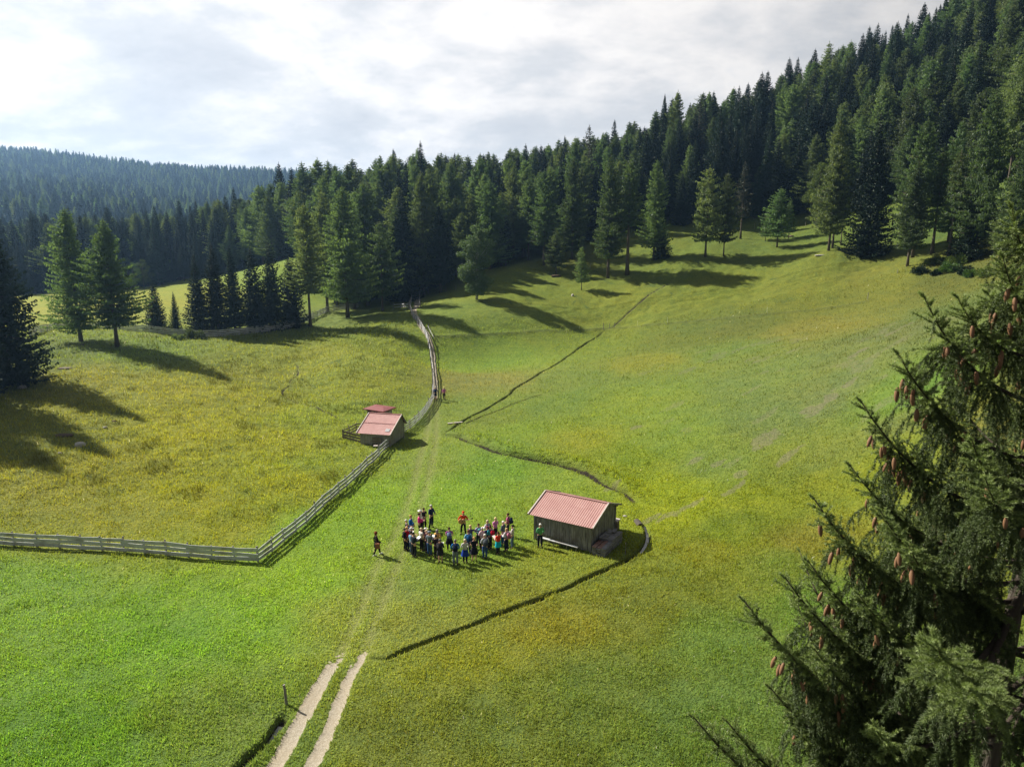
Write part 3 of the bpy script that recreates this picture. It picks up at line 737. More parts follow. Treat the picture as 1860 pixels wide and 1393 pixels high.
ptree('smalllarch0', 1010, 497, 419, 'small rusty-brown young larch on the hummock', 1.2)
ptree('larch2', 1039, 470, 288, 'thick-trunked larch with wide dark crown at the meadow edge', .95)
ptree('smalllarch0', 1056, 528, 447, 'thin light green sapling larch leaning alone in the meadow', .85)
ptree('larch4', 1104, 507, 282, 'tall grey-green larch standing foremost in the centre group', .95)
ptree('thinlarch0', 1139, 500, 292, 'larch with a thin straight bare trunk beside the foremost larch', 1.5)
ptree('larch0', 1187, 473, 290, 'larch right of the centre pair above the dark low spruce', .9)
ptree('smallspruce0', 1200, 470, 402, 'low dark spruce tucked under the larch on the mound', 1.2)
ptree('smalllarch0', 1281, 466, 303, 'fresh green conical larch, taller one of two on the slope', 1.05)
ptree('smalllarch0', 1314, 464, 312, 'slender green larch touching the conical one on its right', .7)
ptree('dry0', 1345, 433, 292, 'sparse grey half-dead pine at the slope top', 1.1)
ptree('smalllarch0', 1411, 452, 341, 'small pointed larch in the young trio on the slope', 1.2)
ptree('smalllarch0', 1432, 434, 362, 'smallest thin larch at the right of the young trio', .8)
ptree('smalllarch0', 1390, 440, 386, 'short bushy larch at the left of the young trio', .9)
ptree('larch0', 1505, 457, 218, 'tall olive larch on the stony mound, twin crowned with its neighbour', .80)
ptree('larch3', 1512, 452, 262, 'larch half hidden in the tall olive larch on the mound', .9)
ptree('thinlarch0', 1527, 446, 330, 'leaning slim trunk with small crown right of the stony mound', .8)
ptree('spruce2', 1575, 462, 205, 'huge black spruce with skirt to the ground, right of the mound', 1.02)
ptree('larch4', 1648, 486, 292, 'olive larch nearest the camera at the right meadow edge', 1.0)
ptree('larch1', 1657, 470, 214, 'tall larch with paler branches right behind the nearest one', .95)
ptree('thinlarch0', 1693, 460, 262, 'larch with very thin pale stem at the right meadow edge', 1.3)
ptree('thinlarch0', 1722, 474, 272, 'larch with slanting pale stem beside the thin pale one', 1.3)
ptree('larch0', 1770, 470, 160, 'very tall larch towering behind the right shrubs', .85)
ptree('spruce0', 1757, 472, 330, 'black spruce with low skirt behind the shrubs at right', 1.5)
ptree('larch2', 1722, 440, 216, 'broad larch behind the two thin pale stems', .8)
ptree('larch1', 1838, 466, 240, 'tall larch at the right edge above the cone-bearing branches', .9)
ptree('larch4', 1815, 470, 372, 'low grey-green larch with feathery branches at the right edge', 1.3)
ptree('broad0', 1482, 412, 296, 'blue-green broadleaf tree glimpsed left of the tall olive larch', .9)
ptree('broad1', 262, 524, 470, 'grey-green rounded tree on the rim of the sunlit far field', 1.2)
ptree('broad2', 245, 528, 478, 'rounded tree just left of the grey-green one at the far field', 1.1)

def rtree(key, u, Y, vt, label, kind, wide=1.0):
    x = (u-930)/FPX*(Y*CP+(CAMZ-(CAMZ-drop(vt)*Y))*SP); z = h1(x, Y); hh = CAMZ-drop(vt)*Y-z
    return plant(key, x, Y, hh, label, kind, {'spruce': 'spruce_tree', 'larch': 'larch_tree'}.get(kind, 'broadleaf_tree'), wide=wide, z=z)
rtree('thinlarch0', 1507, 222, 76, 'pale open larch standing highest above the ridge line on the right', 'larch', 1.1)
rtree('spruce4', 1563, 222, 86, 'thin dark spruce tip rising from the ridge right of the pale larch', 'spruce', .8)
rtree('spruce4', 1208, 206, 172, 'narrow dark spruce above the forest top, left of the pale green larch', 'spruce', .8)
rtree('larch1', 1232, 206, 165, 'pale green larch rising above the forest top at the middle of the slope', 'larch', .9)
rtree('dry0', 1272, 206, 182, 'sparse see-through conifer above the forest top right of the pale larch', 'pine', .9)
rtree('dry0', 1071, 200, 228, 'half bare grey conifer above the forest top at the dip', 'pine', 1.0)
rtree('spruce4', 1026, 203, 248, 'pointed black spruce above the forest top left of the grey conifer', 'spruce', .9)
rtree('spruce3', 506, 226, 296, 'dark spruce standing alone at the left end of the forest top', 'spruce', 1.0)
rtree('yellow0', 1815, 190, 96, 'yellow-green broadleaf tree glowing high in the dark right hillside', 'broadleaf tree', 1.0)
# --- the closed forest
EU = [(-400, 190), (0, 188), (200, 196), (340, 208), (450, 203), (545, 192), (585, 160), (620, 146), (750, 153), (850, 151), (900, 162), (1000, 177), (1100, 180), (1250, 180), (1380, 180), (1480, 178), (1560, 168), (1640, 158), (1740, 148), (1860, 128), (2100, 112), (2600, 70)]
def edgeY(a):
    return np.interp(a, [(u-930)/FPX for u, e in EU], [e for u, e in EU])
forest = []
sp = 4.7
for iy in range(int((420-60)/sp)):
    for ix in range(int(620/sp)):
        x = -260+ix*sp+rng.uniform(-.42, .42)*sp*1.0; y = 60+iy*sp+rng.uniform(-.42, .42)*sp
        a = x/(y+1e-6)*0.98
        if y < edgeY(a) or a < -0.95: continue
        if y > 345 and a > -0.3: continue
        if a > 1.25 or x*x+y*y < 70**2: continue
        if any((x-tx)**2+(y-ty)**2 < (tr*0.9)**2 for tx, ty, tr in TREES_AT): continue
        forest.append((x, y))
# open thinning at the rim so single crowns stay readable
fa = np.array(forest); fh = H(fa[:, 0], fa[:, 1])
kindn = fbm(fa[:, 0]*0.02+3, fa[:, 1]*0.02, 2, 91)
aa = fa[:, 0]/fa[:, 1]
depth = fa[:, 1]-edgeY(aa*0.98)
pl = np.clip(0.36+1.5*kindn+np.where((aa < 0.16) & (aa > -0.42), 0.28, np.where(aa > .28, -0.22, -0.08))+np.where(depth < 14, 0.18, 0), 0.03, 0.9)
rr = rng.random(len(fa)); kind = np.where(rr < pl, 1, 0); kind = np.where((rng.random(len(fa)) < 0.045), 2, kind)
hts = np.where(kind == 0, rng.uniform(13, 27, len(fa)), np.where(kind == 1, rng.uniform(17, 25, len(fa)), rng.uniform(10, 15, len(fa))))*np.where(depth < 8, 0.85, 1.0)*np.where(fa[:, 1] > 190, 0.92, 1.0)
inview = (np.abs(aa) < 0.80)
order = np.argsort(np.hypot(fa[:, 0], fa[:, 1])+np.where(inview, 0, 1e4))
LIM = {0: 280, 1: 225, 2: 40}; used = {0: 0, 1: 0, 2: 0}; rest = []
FL = {0: ('dark spruce in the closed forest on the hillside behind the meadow', 'spruce', 'spruce_tree', 'spruces of the closed hillside forest'),
      1: ('lighter green feathery larch in the closed forest on the hillside', 'larch', 'larch_tree', 'larches of the closed hillside forest'),
      2: ('round-crowned broadleaf tree among the conifers of the hillside forest', 'broadleaf tree', 'broadleaf_tree', 'broadleaf trees of the closed hillside forest')}
for i in order:
    k = int(kind[i])
    if inview[i] and used[k] < LIM[k]:
        used[k] += 1
        key = {0: f'spruce{rng.integers(5)}', 1: f'larch{rng.integers(5)}', 2: f'broad{rng.integers(3)}'}[k]
        l, c, n, gr = FL[k]
        plant(key, fa[i, 0], fa[i, 1], hts[i], l, c, n, gr, wide=rng.uniform(.95, 1.35), z=float(fh[i]))
    else: rest.append((fa[i, 0], fa[i, 1], fh[i], hts[i], k, 0))
coll = bpy.data.collections.new('forest_tree_forms')
KN = ['spruce0', 'spruce1', 'spruce2', 'spruce3', 'spruce4', 'larch0', 'larch1', 'larch2', 'larch3', 'broad0', 'broad1', 'fars0', 'fars1', 'farl0', 'farb0']
for i, k in enumerate(KN):
    coll.objects.link(bpy.data.objects.new(f'form_{i:02d}', PROTO[k]['join']))
def stuff_obj(name, rows, label):
    rows = np.array(rows, float); n = len(rows)
    me = bpy.data.meshes.new(name); me.vertices.add(n); me.vertices.foreach_set('co', rows[:, :3].astype(np.float32).ravel())
    opts = {(0, 0): [0, 1, 2, 3, 4], (1, 0): [5, 6, 7, 8], (2, 0): [9, 10], (0, 1): [11, 12], (1, 1): [13], (2, 1): [14]}
    idx = np.array([random.choice(opts[(int(r[4]), int(r[5]))]) for r in rows], np.int32)
    hh = np.array([PROTO[KN[i]]['H'] for i in idx]); s = rows[:, 3]/hh; w = s*rng.uniform(.95, 1.4, n)
    a = me.attributes.new('form', 'INT', 'POINT'); a.data.foreach_set('value', idx)
    a = me.attributes.new('size', 'FLOAT_VECTOR', 'POINT'); a.data.foreach_set('vector', np.stack([w, w, s], 1).astype(np.float32).ravel())
    a = me.attributes.new('turn', 'FLOAT_VECTOR', 'POINT'); a.data.foreach_set('vector', np.stack([np.zeros(n), np.zeros(n), rng.uniform(0, 6.28, n)], 1).astype(np.float32).ravel())
    o = bpy.data.objects.new(name, me); COL.objects.link(o); tag(o, label, None, None, 'stuff')
    ng = bpy.data.node_groups.new(name, 'GeometryNodeTree')
    ng.interface.new_socket('Geometry', in_out='INPUT', socket_type='NodeSocketGeometry'); ng.interface.new_socket('Geometry', in_out='OUTPUT', socket_type='NodeSocketGeometry')
    N = ng.nodes; gi = N.new('NodeGroupInput'); go = N.new('NodeGroupOutput'); ci = N.new('GeometryNodeCollectionInfo')
    ci.inputs['Collection'].default_value = coll; ci.inputs['Separate Children'].default_value = True; ci.inputs['Reset Children'].default_value = True
    ip = N.new('GeometryNodeInstanceOnPoints'); ip.inputs['Pick Instance'].default_value = True
    def na(nm, t):
        x = N.new('GeometryNodeInputNamedAttribute'); x.data_type = t; x.inputs['Name'].default_value = nm; return x.outputs[0]
    L = ng.links
    L.new(gi.outputs[0], ip.inputs['Points']); L.new(ci.outputs[0], ip.inputs['Instance']); L.new(na('form', 'INT'), ip.inputs['Instance Index'])
    e2r = N.new('FunctionNodeEulerToRotation'); L.new(na('turn', 'FLOAT_VECTOR'), e2r.inputs[0]); L.new(e2r.outputs[0], ip.inputs['Rotation'])
    L.new(na('size', 'FLOAT_VECTOR'), ip.inputs['Scale']); L.new(ip.outputs[0], go.inputs[0])
    md = o.modifiers.new('trees', 'NODES'); md.node_group = ng
    return o
stuff_obj('hillside_forest', rest, 'rest of the dense conifer forest running over the hill and its ridge')
far = []
sp = 8.2
ys = np.arange(345, 1330, sp)
for y in ys:
    x0 = -0.86*y; x1 = (-0.16 if y < 600 else -0.1)*y
    for x in np.arange(x0, x1, sp*(1 if y < 800 else 1.15)):
        far.append((x+rng.uniform(-.45, .45)*sp, y+rng.uniform(-.45, .45)*sp))
far = np.array(far); far = far[(far[:, 1] > 350) & ~((far[:, 1] < 420) & (far[:, 0]/far[:, 1] > -2)) | (far[:, 1] >= 420)]
fz_ = H(far[:, 0], far[:, 1])
kn = rng.random(len(far)); kn = np.where(kn < 0.60, 0, np.where(kn < 0.88, 1, 2))
hh_ = np.where(kn == 2, rng.uniform(11, 16, len(far)), rng.uniform(15, 27, len(far)))
stuff_obj('valley_forest', np.stack([far[:, 0], far[:, 1], fz_-0.3, hh_, kn, np.ones(len(far))], 1), 'hazy conifer forest filling the valley and the distant ridge')
print('forest', len(forest), 'individual', used, 'rest', len(rest), 'far', len(far))
# ------------------------------------------------------------------ grass blades and herbs on the near meadow (uncountable: one object)
def grass():
    n = 760000; r = np.random.default_rng(11)
    e = -0.9; a0, a1 = 19.0**e, 125.0**e
    Y = (a0+(a1-a0)*r.random(n))**(1/e); sx0 = r.random(n)*2-1; X = sx0*1.02*(Y+3)
    z, m = fine(X, Y, True); z = z+base_h(X, Y)
    bare = np.maximum(np.maximum(m['dirt'], m['path']), np.maximum(m['ditch']*1.2, m['bare']*0.75))
    cl = fbm(X*0.9, Y*0.9, 3, 70); keep = (r.random(n) < np.clip((1-np.abs(sx0))/.22, 0, 1)) & (r.random(n) > bare*1.6+0.18*m['faint']) & (r.random(n) < 0.62+cl*1.1+0.3*m['rough'])
    X, Y, z, cl = X[keep], Y[keep], z[keep], cl[keep]; n = len(X)
    herb = np.clip((fbm(X*0.33, Y*0.33, 4, 72)-0.13)/0.05, 0, 1)*(0.25+0.75*m['rough'][keep]); hb = 0.8*herb
    far_ = 1+Y/55
    sunny = (0.055+0.05*r.random(n))*far_*(1+0.9*cl+0.5*m['rough'][keep]+0.25*m['bank'][keep]+1.1*m['tus'][keep]+hb)*(1-0.45*m['faint'][keep])
    w = (0.010+0.010*r.random(n))*far_
    a = r.uniform(0, 6.28, n); dx = np.cos(a)*w; dy = np.sin(a)*w
    lx = r.normal(0, 0.45, n)*sunny; ly = r.normal(0, 0.45, n)*sunny
    V = np.stack([np.stack([X-dx, Y-dy, z-0.012], 1), np.stack([X+dx, Y+dy, z-0.012], 1), np.stack([X+lx, Y+ly, z+sunny], 1)], 1).reshape(-1, 3)
    t = tint(X, Y); v = r.uniform(0.62, 1.35, n)[:, None]*np.array([1.0, 1.0, 1.0])
    hue = r.normal(0, 0.06, n); t = ((1.75+0.5*np.clip((48-Y)/20, 0, 1))*(1+0.5*fbm(X*1.3, Y*1.3, 3, 74)))[:, None]*t*v*np.stack([1+hue, np.ones(n), 1-hue], 1)
    patch = fbm(X*0.12+9, Y*0.12, 3, 71)[:, None]; t = t*(1+np.array([0.22, 0.15, 0.05])*patch)
    t = t*(1-0.52*herb[:, None])
    dry = r.random(n) < 0.012; t[dry] = t[dry]*0.4+np.array([.20, .17, .08])
    fw = r.random(n) < 0.0018; t[fw] = np.array([.75, .74, .62])
    me = np_mesh('grass', V, np.arange(3*n).reshape(-1, 3), colors=dict(tint=np.repeat(t, 3, 0)))
    m_, gg = new_mat('grass_blades'); c = attr(gg, 'tint', 'Color')
    d = gg.n('ShaderNodeBsdfDiffuse', {'Color': c}).outputs[0]
    tr = gg.n('ShaderNodeBsdfTranslucent', {'Color': gg.mix(1.0, c, (1.35, 1.25, 0.7), 'MULTIPLY')}).outputs[0]
    finish(gg, gg.n('ShaderNodeMixShader', {0: 0.42, 1: d, 2: tr}).outputs[0])
    o = link_mesh('grass', me, m_); tag(o, 'short green meadow grass covering the valley floor', None, None, 'stuff')
grass()

# ------------------------------------------------------------------ water in the ditches
def water_mat():
    m, gg = new_mat('ditch_water'); co = objco(gg)
    b = gg.n('ShaderNodeBump', {'Height': gg.noise(co, 6, 3), 'Strength': 0.25, 'Distance': 0.02}).outputs[0]
    finish(gg, principled(gg, (0.03, 0.032, 0.028), 0.08, 0.5, b)); return m
M_WAT = water_mat()
def water(P, w, dz, i0, i1):
    Q = P[int(i0*len(P)):max(int(i1*len(P)), int(i0*len(P))+2)]
    Q = Q-np.stack([0.9*fbm(Q[:, 0]*0.22, Q[:, 1]*0.22, 4, 6), 0.9*fbm(Q[:, 0]*0.22+31, Q[:, 1]*0.22, 4, 7)], 1)
    c = np.array([h1(*q) for q in Q])
    T = np.gradient(Q, axis=0); T /= np.linalg.norm(T, axis=1)[:, None]; Nn = np.stack([-T[:, 1], T[:, 0]], 1)
    V = []
    for k in range(len(Q)):
        for s in (-1, 1): V.append((Q[k, 0]+s*w*Nn[k, 0], Q[k, 1]+s*w*Nn[k, 1], c[k]+dz))
    F = [(2*k, 2*k+1, 2*k+3, 2*k+2) for k in range(len(Q)-1)]
    me = bpy.data.meshes.new('ditch_water'); me.from_pydata(V, [], F)
    o = link_mesh('ditch_water', me, M_WAT); tag(o, kind='structure')
water(DITCH[3][0], .13, .07, 0, .92)
water(DITCH[2][0], .10, .05, .03, .24)
water(DITCH[1][0], .06, .04, 0.0, .10)

# ------------------------------------------------------------------ wood, tin
def plank_mat(name, c1, c2, vert=True, warm=None):
    m, gg = new_mat(name); co = objco(gg)
    mp = gg.n('ShaderNodeMapping', {'Vector': co, 'Scale': (9, 9, 0.8) if vert else (0.9, 0.9, 9)}).outputs[0]
    n = gg.noise(mp, 1.6, 5, 0.65, 0.3); n2 = gg.noise(co, 1.1, 4, 0.6)
    c = gg.mix(gg.ramp(n, [(0.3, 0.0), (0.7, 1.0)]), c1, c2)
    if warm: c = gg.mix(gg.ramp(n2, [(0.5, 0.0), (0.7, 0.8)]), c, warm)
    b = gg.n('ShaderNodeBump', {'Height': n, 'Strength': 0.6, 'Distance': 0.02}).outputs[0]
    finish(gg, principled(gg, c, 0.85, 0.2, b)); return m
M_FENCE = plank_mat('weathered_fence_wood', (0.36, 0.37, 0.40), (0.66, 0.68, 0.71), False, (0.27, 0.24, 0.21))
M_OLD = plank_mat('old_brown_wood', (0.10, 0.078, 0.058), (0.24, 0.19, 0.145), False, (0.16, 0.15, 0.14))
M_POST = plank_mat('post_wood', (0.14, 0.13, 0.12), (0.30, 0.28, 0.26), True)
M_WALL = plank_mat('hut_wall_wood', (0.040, 0.038, 0.038), (0.40, 0.39, 0.385), True, (0.13, 0.11, 0.10))
M_WALLG = plank_mat('grey_wall_wood', (0.16, 0.155, 0.15), (0.40, 0.39, 0.38), True, (0.22, 0.19, 0.17))
M_VERGE = plain('pale_verge_board', (0.46, 0.41, 0.39), 0.7, var=0.2)
M_DARK = plain('dark_inside', (0.012, 0.011, 0.010), 1.0, 0.05)  # near-black; paints shade inside openings, plain colour on small dark parts
M_STONE = plain('pale_stone', (0.42, 0.40, 0.37), 0.9, var=0.3, scale=9, bump=0.6)
def tin_mat(name, c1, c2, rust):
    m, gg = new_mat(name); co = objco(gg)
    n = gg.noise(co, 1.3, 6, 0.65, 0.4); n2 = gg.noise(gg.n('ShaderNodeMapping', {'Vector': co, 'Scale': (7, 0.8, 0.8)}).outputs[0], 2.0, 4, 0.6)
    c = gg.mix(gg.ramp(n, [(0.3, 0.0), (0.7, 1.0)]), c1, c2)
    c = gg.mix(gg.ramp(n2, [(0.55, 0.0), (0.75, 0.5)]), c, rust)
    finish(gg, principled(gg, c, 0.50, 0.5, None)); return m
M_TIN = tin_mat('faded_red_tin', (0.30, 0.145, 0.135), (0.37, 0.205, 0.19), (0.40, 0.29, 0.27))
M_TIN2 = tin_mat('faded_red_tin_pale', (0.33, 0.145, 0.14), (0.41, 0.20, 0.19), (0.45, 0.30, 0.28))
M_TIN3 = tin_mat('dark_red_tin', (0.16, 0.030, 0.035), (0.22, 0.065, 0.065), (0.32, 0.18, 0.16))
M_GTIN = plain('grey_sheet', (0.35, 0.36, 0.38), 0.5, 0.4, 0.2, 3)

# ------------------------------------------------------------------ board fences
def fence(px, label, name='board_fence', h=0.95, step=1.55, boards=3, bw=.17, mat=None, pts=None, side=1):
    mat = mat or M_FENCE
    P = resample(trace(px) if pts is None else np.array(pts), 0.25)
    L = np.concatenate([[0], np.cumsum(np.linalg.norm(np.diff(P, axis=0), axis=1))]); n = max(1, round(L[-1]/step))
    q = np.array([[np.interp(L[-1]*k/n, L, P[:, 0]), np.interp(L[-1]*k/n, L, P[:, 1])] for k in range(n+1)])
    z = H(q[:, 0], q[:, 1]); rt = empty(name, (q[0, 0], q[0, 1], z[0])); tag(rt, label, 'fence'); o0 = Vector(rt.location)
    b = MB(); r = random.Random(len(px)*7+n)
    pm = []
    for k in range(n+1):
        hh = h+r.uniform(0, .14); tx, ty = r.uniform(-.08, .08), r.uniform(-.08, .08)
        m_ = MB(); m_.tube([(0, 0, -.25), (tx*.5, ty*.5, hh*.5), (tx, ty, hh)], [.060, .056, .05], 6)
        po = m_.build('post', M_POST, rt); po.location = Vector((q[k, 0], q[k, 1], z[k]))-o0
    for k in range(n):
        a = Vector((q[k, 0], q[k, 1], z[k]))-o0; c = Vector((q[k+1, 0], q[k+1, 1], z[k+1]))-o0
        d = (c-a).normalized(); nrm = Vector((d.y, -d.x, 0)).normalized()*side*(.075)
        for j in range(boards):
            f = (j+0.62)/(boards)*h*0.98
            e1, e2 = r.uniform(-.045, .045), r.uniform(-.045, .045)
            ov = (.012 if (k+j) % 2 else -.012)
            b.bar(a+nrm*(1+ov*8)-d*.10+Vector((0, 0, f+e1)), c+nrm*(1+ov*8)+d*.10+Vector((0, 0, f+e2)), .028, bw*r.uniform(.82, 1.1))
    b.build('boards', mat, rt); return rt
fence([(-60, 985), (0, 989.5), (120, 996), (235, 1003), (350, 1013), (469, 1021.5)], 'long grey board fence across the left foreground, running out of the frame', boards=3, bw=.25, h=.95)
fence([(469, 1021.5), (510, 988), (560, 947), (600, 908), (640, 873), (688, 830)], 'grey board fence climbing from the foreground corner to the animal pen', boards=3, bw=.22, h=.95)
fence([(688, 829), (709, 808), (727, 789)], 'short board fence before the pen hut, first post with white cap', boards=3, h=1.05, step=1.9)
fence([(733, 785), (748, 776), (765, 760), (777, 743), (788, 722)], 'pale board fence curving up from the pen hut to the two hikers', boards=4, h=1.0, bw=.13)
fence([(785, 722), (786, 690), (782, 655), (779, 634), (774, 612), (764, 594), (752, 577), (745, 566), (743, 560)], 'board fence along the left of the gravel path up to the wood', boards=3, h=1.0, step=2.2)
fence([(743, 560), (747, 550), (748, 537)], 'last short fence run beside the path where it enters the wood', boards=2, h=1.2, step=2.6)
fence([(741, 560), (728, 559), (715, 560)], 'two-rail fence branching left from the path into the trees', boards=2, h=1.0, step=2.5)
fence([(745, 537), (728, 536), (712, 538)], 'upper two-rail fence leading left among the trees above the path', boards=2, h=1.0, step=2.5)
fence([(54, 611), (80, 604), (105, 599), (150, 598), (200, 600), (250, 603), (300, 608), (350, 612), (400, 611), (450, 608), (500, 602), (540, 591), (570, 578), (600, 566), (650, 560)], 'long brown board fence behind the knoll below the far field', boards=4, h=1.2, step=3.0, mat=M_FENCE, bw=.2)
fence([(778, 598), (782, 606), (788, 618)], 'short wooden rail on the right side of the gravel path', boards=1, h=1.0, step=1.8, bw=.09)
fence([(763, 534), (762, 546), (764, 560)], 'thin handrail right of the path close to the wood', boards=1, h=1.1, step=2.4, bw=.09)
fence([(624, 797), (638, 800), (657, 804)], 'old brown plank fence at the left front of the pen', boards=3, h=.85, mat=M_OLD, step=2.2, bw=.2)
fence([(657, 805), (675, 808), (692, 811)], 'dark plank pen fence under the eave of the far hut', boards=3, h=.8, mat=M_OLD, step=2.0, bw=.22)
fence([(624, 796), (640, 785), (654, 776), (660, 779)], 'dark rail fence at the back left side of the pen', boards=3, h=.85, mat=M_OLD, step=1.8, bw=.12)
fence([(727, 789), (731, 788), (733, 785)], 'tiny ladder-like fence gap beside the corner of the far hut', boards=3, h=1.0, mat=M_OLD, step=1.0, bw=.12)

# ------------------------------------------------------------------ huts
def corrugated(L, W, rise, period=0.15, amp=0.010, th=0.012, rows=1, sag=0.0):
    """sheet L long (x), W horizontal depth (y), rising by rise; ribs run down the slope"""
    nx = int(L/period*6); V = []; F = []
    for s in (0, 1):
        for j in range(rows+1):
            for i in range(nx+1):
                x = L*i/nx; f = j/rows
                V.append((x, W*f, rise*f+amp*math.sin(2*math.pi*x/period)-(th if s else 0)))
    st = nx+1; off = st*(rows+1)
    for j in range(rows):
        for i in range(nx):
            a = j*st+i; F.append((a, a+1, a+st+1, a+st)); F.append((off+a, off+a+st, off+a+st+1, off+a+1))
    for i in range(nx):
        F.append((i, off+i, off+i+1, i+1)); a = rows*st+i; F.append((a, a+1, off+a+1, off+a))
    return V, F
def plank_wall(x0, x1, ztop, zbot, axis, const, th=.03, w=.17, seed=1, tops=None):
    """vertical planks; tops(x) gives the height at x"""
    b = MB(); r = random.Random(seed); x = x0
    while x < x1-.02:
        ww = min(w*r.uniform(.8, 1.25), x1-x); t = tops(x+ww/2) if tops else ztop; zb = zbot+r.uniform(-.03, .05)
        c = const+r.uniform(-.012, .012); s = ww-.012
        if axis == 'x': b.box((x+ww/2, c, (t+zb)/2), (s, th, t-zb))
        else: b.box((c, x+ww/2, (t+zb)/2), (th, s, t-zb))
        x += ww
    return b
def hut(name, label, org, ang, L, D, eave, ridge, ridge_at, ohx, ohy, ohb, m_roof, m_wall, eave_b=None, period=.15, floor=.0):
    """org: ground point of the front left wall corner; ridge_at: depth of the ridge from the front wall"""
    rt = empty(name, org, ang); tag(rt, label, 'hut')
    fr = lambda y: eave+(ridge-eave)*(y+ohy)/(ridge_at+ohy)
    eb = eave if eave_b is None else eave_b
    bk = lambda y: ridge+(eb-ridge)*(y-ridge_at)/(D+ohb-ridge_at)
    top = lambda y: (fr(y) if y < ridge_at else bk(y))-.05
    plank_wall(0, L, top(0), floor, 'x', 0, seed=1).build('front_wall', m_wall, rt)
    plank_wall(0, L, top(D), floor, 'x', D, seed=2).build('back_wall', m_wall, rt)
    plank_wall(.02, D-.02, 0, floor, 'y', L, seed=3, tops=top).build('gable_wall', m_wall, rt)
    plank_wall(.02, D-.02, 0, floor, 'y', 0, seed=4, tops=top).build('gable_wall', m_wall, rt)
    f = MB(); f.box((L/2, D/2, floor+.12), (L-.06, D-.06, .1)); f.build('floor', M_WALL, rt)
    V, F = corrugated(L+2*ohx, ridge_at+ohy, ridge-eave, period=period)
    ro = MB(); ro.add([(x-ohx, y-ohy, z+eave) for x, y, z in V], F); ro.build('roof', m_roof, rt)
    V, F = corrugated(L+2*ohx, D+ohb-ridge_at, eb-ridge, period=period)
    ro = MB(); ro.add([(x-ohx, y+ridge_at, z+ridge) for x, y, z in V], F); ro.build('roof', m_roof, rt)
    for x in (-ohx, L+ohx):
        v = MB(); v.bar((x, -ohy-.02, eave+.012), (x, ridge_at, ridge+.012), .08, .10); v.build('verge_board', M_VERGE, rt)
        v = MB(); v.bar((x, ridge_at, ridge+.005), (x, D+ohb, eb+.005), .07, .12); v.build('verge_board', M_WALL, rt)
    cap = MB(); cap.bar((-ohx, ridge_at, ridge+.03), (L+ohx, ridge_at, ridge+.03), .14, .03); cap.build('ridge_cap', m_roof, rt)
    for y, zt in ((.12, fr(.12)), (ridge_at, ridge), (D-.12, bk(D-.12))):
        bm_ = MB(); bm_.bar((-ohx+.1, y, zt-.11), (L+ohx-.1, y, zt-.11), .12, .12); bm_.build('beam', M_OLD, rt)
    for x in (.04, L-.04):
        for y in (.04, D-.04):
            c = MB(); c.box((x+(.03 if x > 1 else -.03), y+(.03 if y > 1 else -.03), (top(y))/2-.1), (.13, .13, top(y)+.2)); c.build('corner_post', m_wall, rt)
    return rt
# near hut: located from its eave and ridge corners
ang1 = math.atan2(-2.40, 4.12)
e_l = Vector(at_z(959, 934, 1.95)); e_r = Vector(at_z(1077, 960.6, 1.95)); r_r = Vector(at_z(1103, 916.5, 2.80)); r_l = Vector(at_z(986, 888.6, 2.80))
ang1 = math.atan2(e_r.y-e_l.y, e_r.x-e_l.x); Lx = Vector((math.cos(ang1), math.sin(ang1), 0)); Py = Vector((-Lx.y, Lx.x, 0))
Lroof = (e_r-e_l).length; half = ((r_r-e_r)+(r_l-e_l)).dot(Py)/2
print('hut1', ang1, Lroof, half)
OHX, OHY = .32, .38
o1 = e_l+Lx*OHX+Py*OHY; gz1 = max(h1(o1.x, o1.y), h1(*(o1+Lx*4).xy))+.02; o1.z = gz1
hut1 = hut('hay_hut', 'grey plank hay hut with faded red corrugated roof beside the crowd', tuple(o1), ang1, Lroof-2*OHX, 2*half-OHY-.5, 1.95-gz1, 2.80-gz1, half-OHY, OHX, OHY, .30, M_TIN, M_WALL, period=.16)
D1 = 2*half-OHY-.5; L1 = Lroof-2*OHX
def hloc(x, y, z=0.0): return o1+Lx*x+Py*y+Vector((0, 0, z))
# bench rail along its front
bn = empty('wooden_bench', tuple(hloc(.5, -.42)), ang1); bn.location.z = h1(bn.location.x, bn.location.y); tag(bn, 'long thin weathered bench board on stakes along the front of the near hut', 'bench')
m_ = MB(); m_.bar((0, 0, .46), (2.9, .1, .34), .22, .035); m_.build('seat', M_FENCE, bn)
for x in (.15, 1.15, 2.1, 2.8):
    m_ = MB(); m_.tube([(x, .03, -.25), (x, .03, .42-.04*x)], [.03, .028], 6); m_.build('leg', M_POST, bn)
# stacked shingles beside the gable
st = empty('board_stack', tuple(hloc(L1+.22, -.25)), ang1); st.location.z = h1(*hloc(L1+.8, .8).xy)-.03; tag(st, 'neat stack of old boards with reddish and grey tops against the hut gable', 'stack')
r_ = random.Random(5); reds = MB(); greys = MB()
for blk, (y0, y1, hh) in enumerate([(0.0, 1.25, .62), (1.28, 2.2, .75), (2.25, 3.0, .66)]):
    for k in range(int(hh/.055)):
        x = .0; w = .92+r_.uniform(-.05, .06)
        for j in range(3):
            c = ((.15+.31*j)+r_.uniform(-.03, .03), (y0+y1)/2+r_.uniform(-.05, .05), .03+k*.055)
            topmost = k == int(hh/.055)-1
            (reds if topmost and blk == 0 and j < 2 else greys).box(c, (.29, y1-y0+r_.uniform(-.08, .06), .042), Matrix.Rotation(r_.uniform(-.03, .03), 3, 'Z'))
for k in range(9): greys.box((r_.uniform(.1, .8), r_.uniform(1.3, 2.8), .78+r_.uniform(0, .06)), (r_.uniform(.15, .3), r_.uniform(.5, .9), .035), Matrix.Rotation(r_.uniform(-.3, .3), 3, 'Z') @ Matrix.Rotation(r_.uniform(-.08, .08), 3, 'X'))
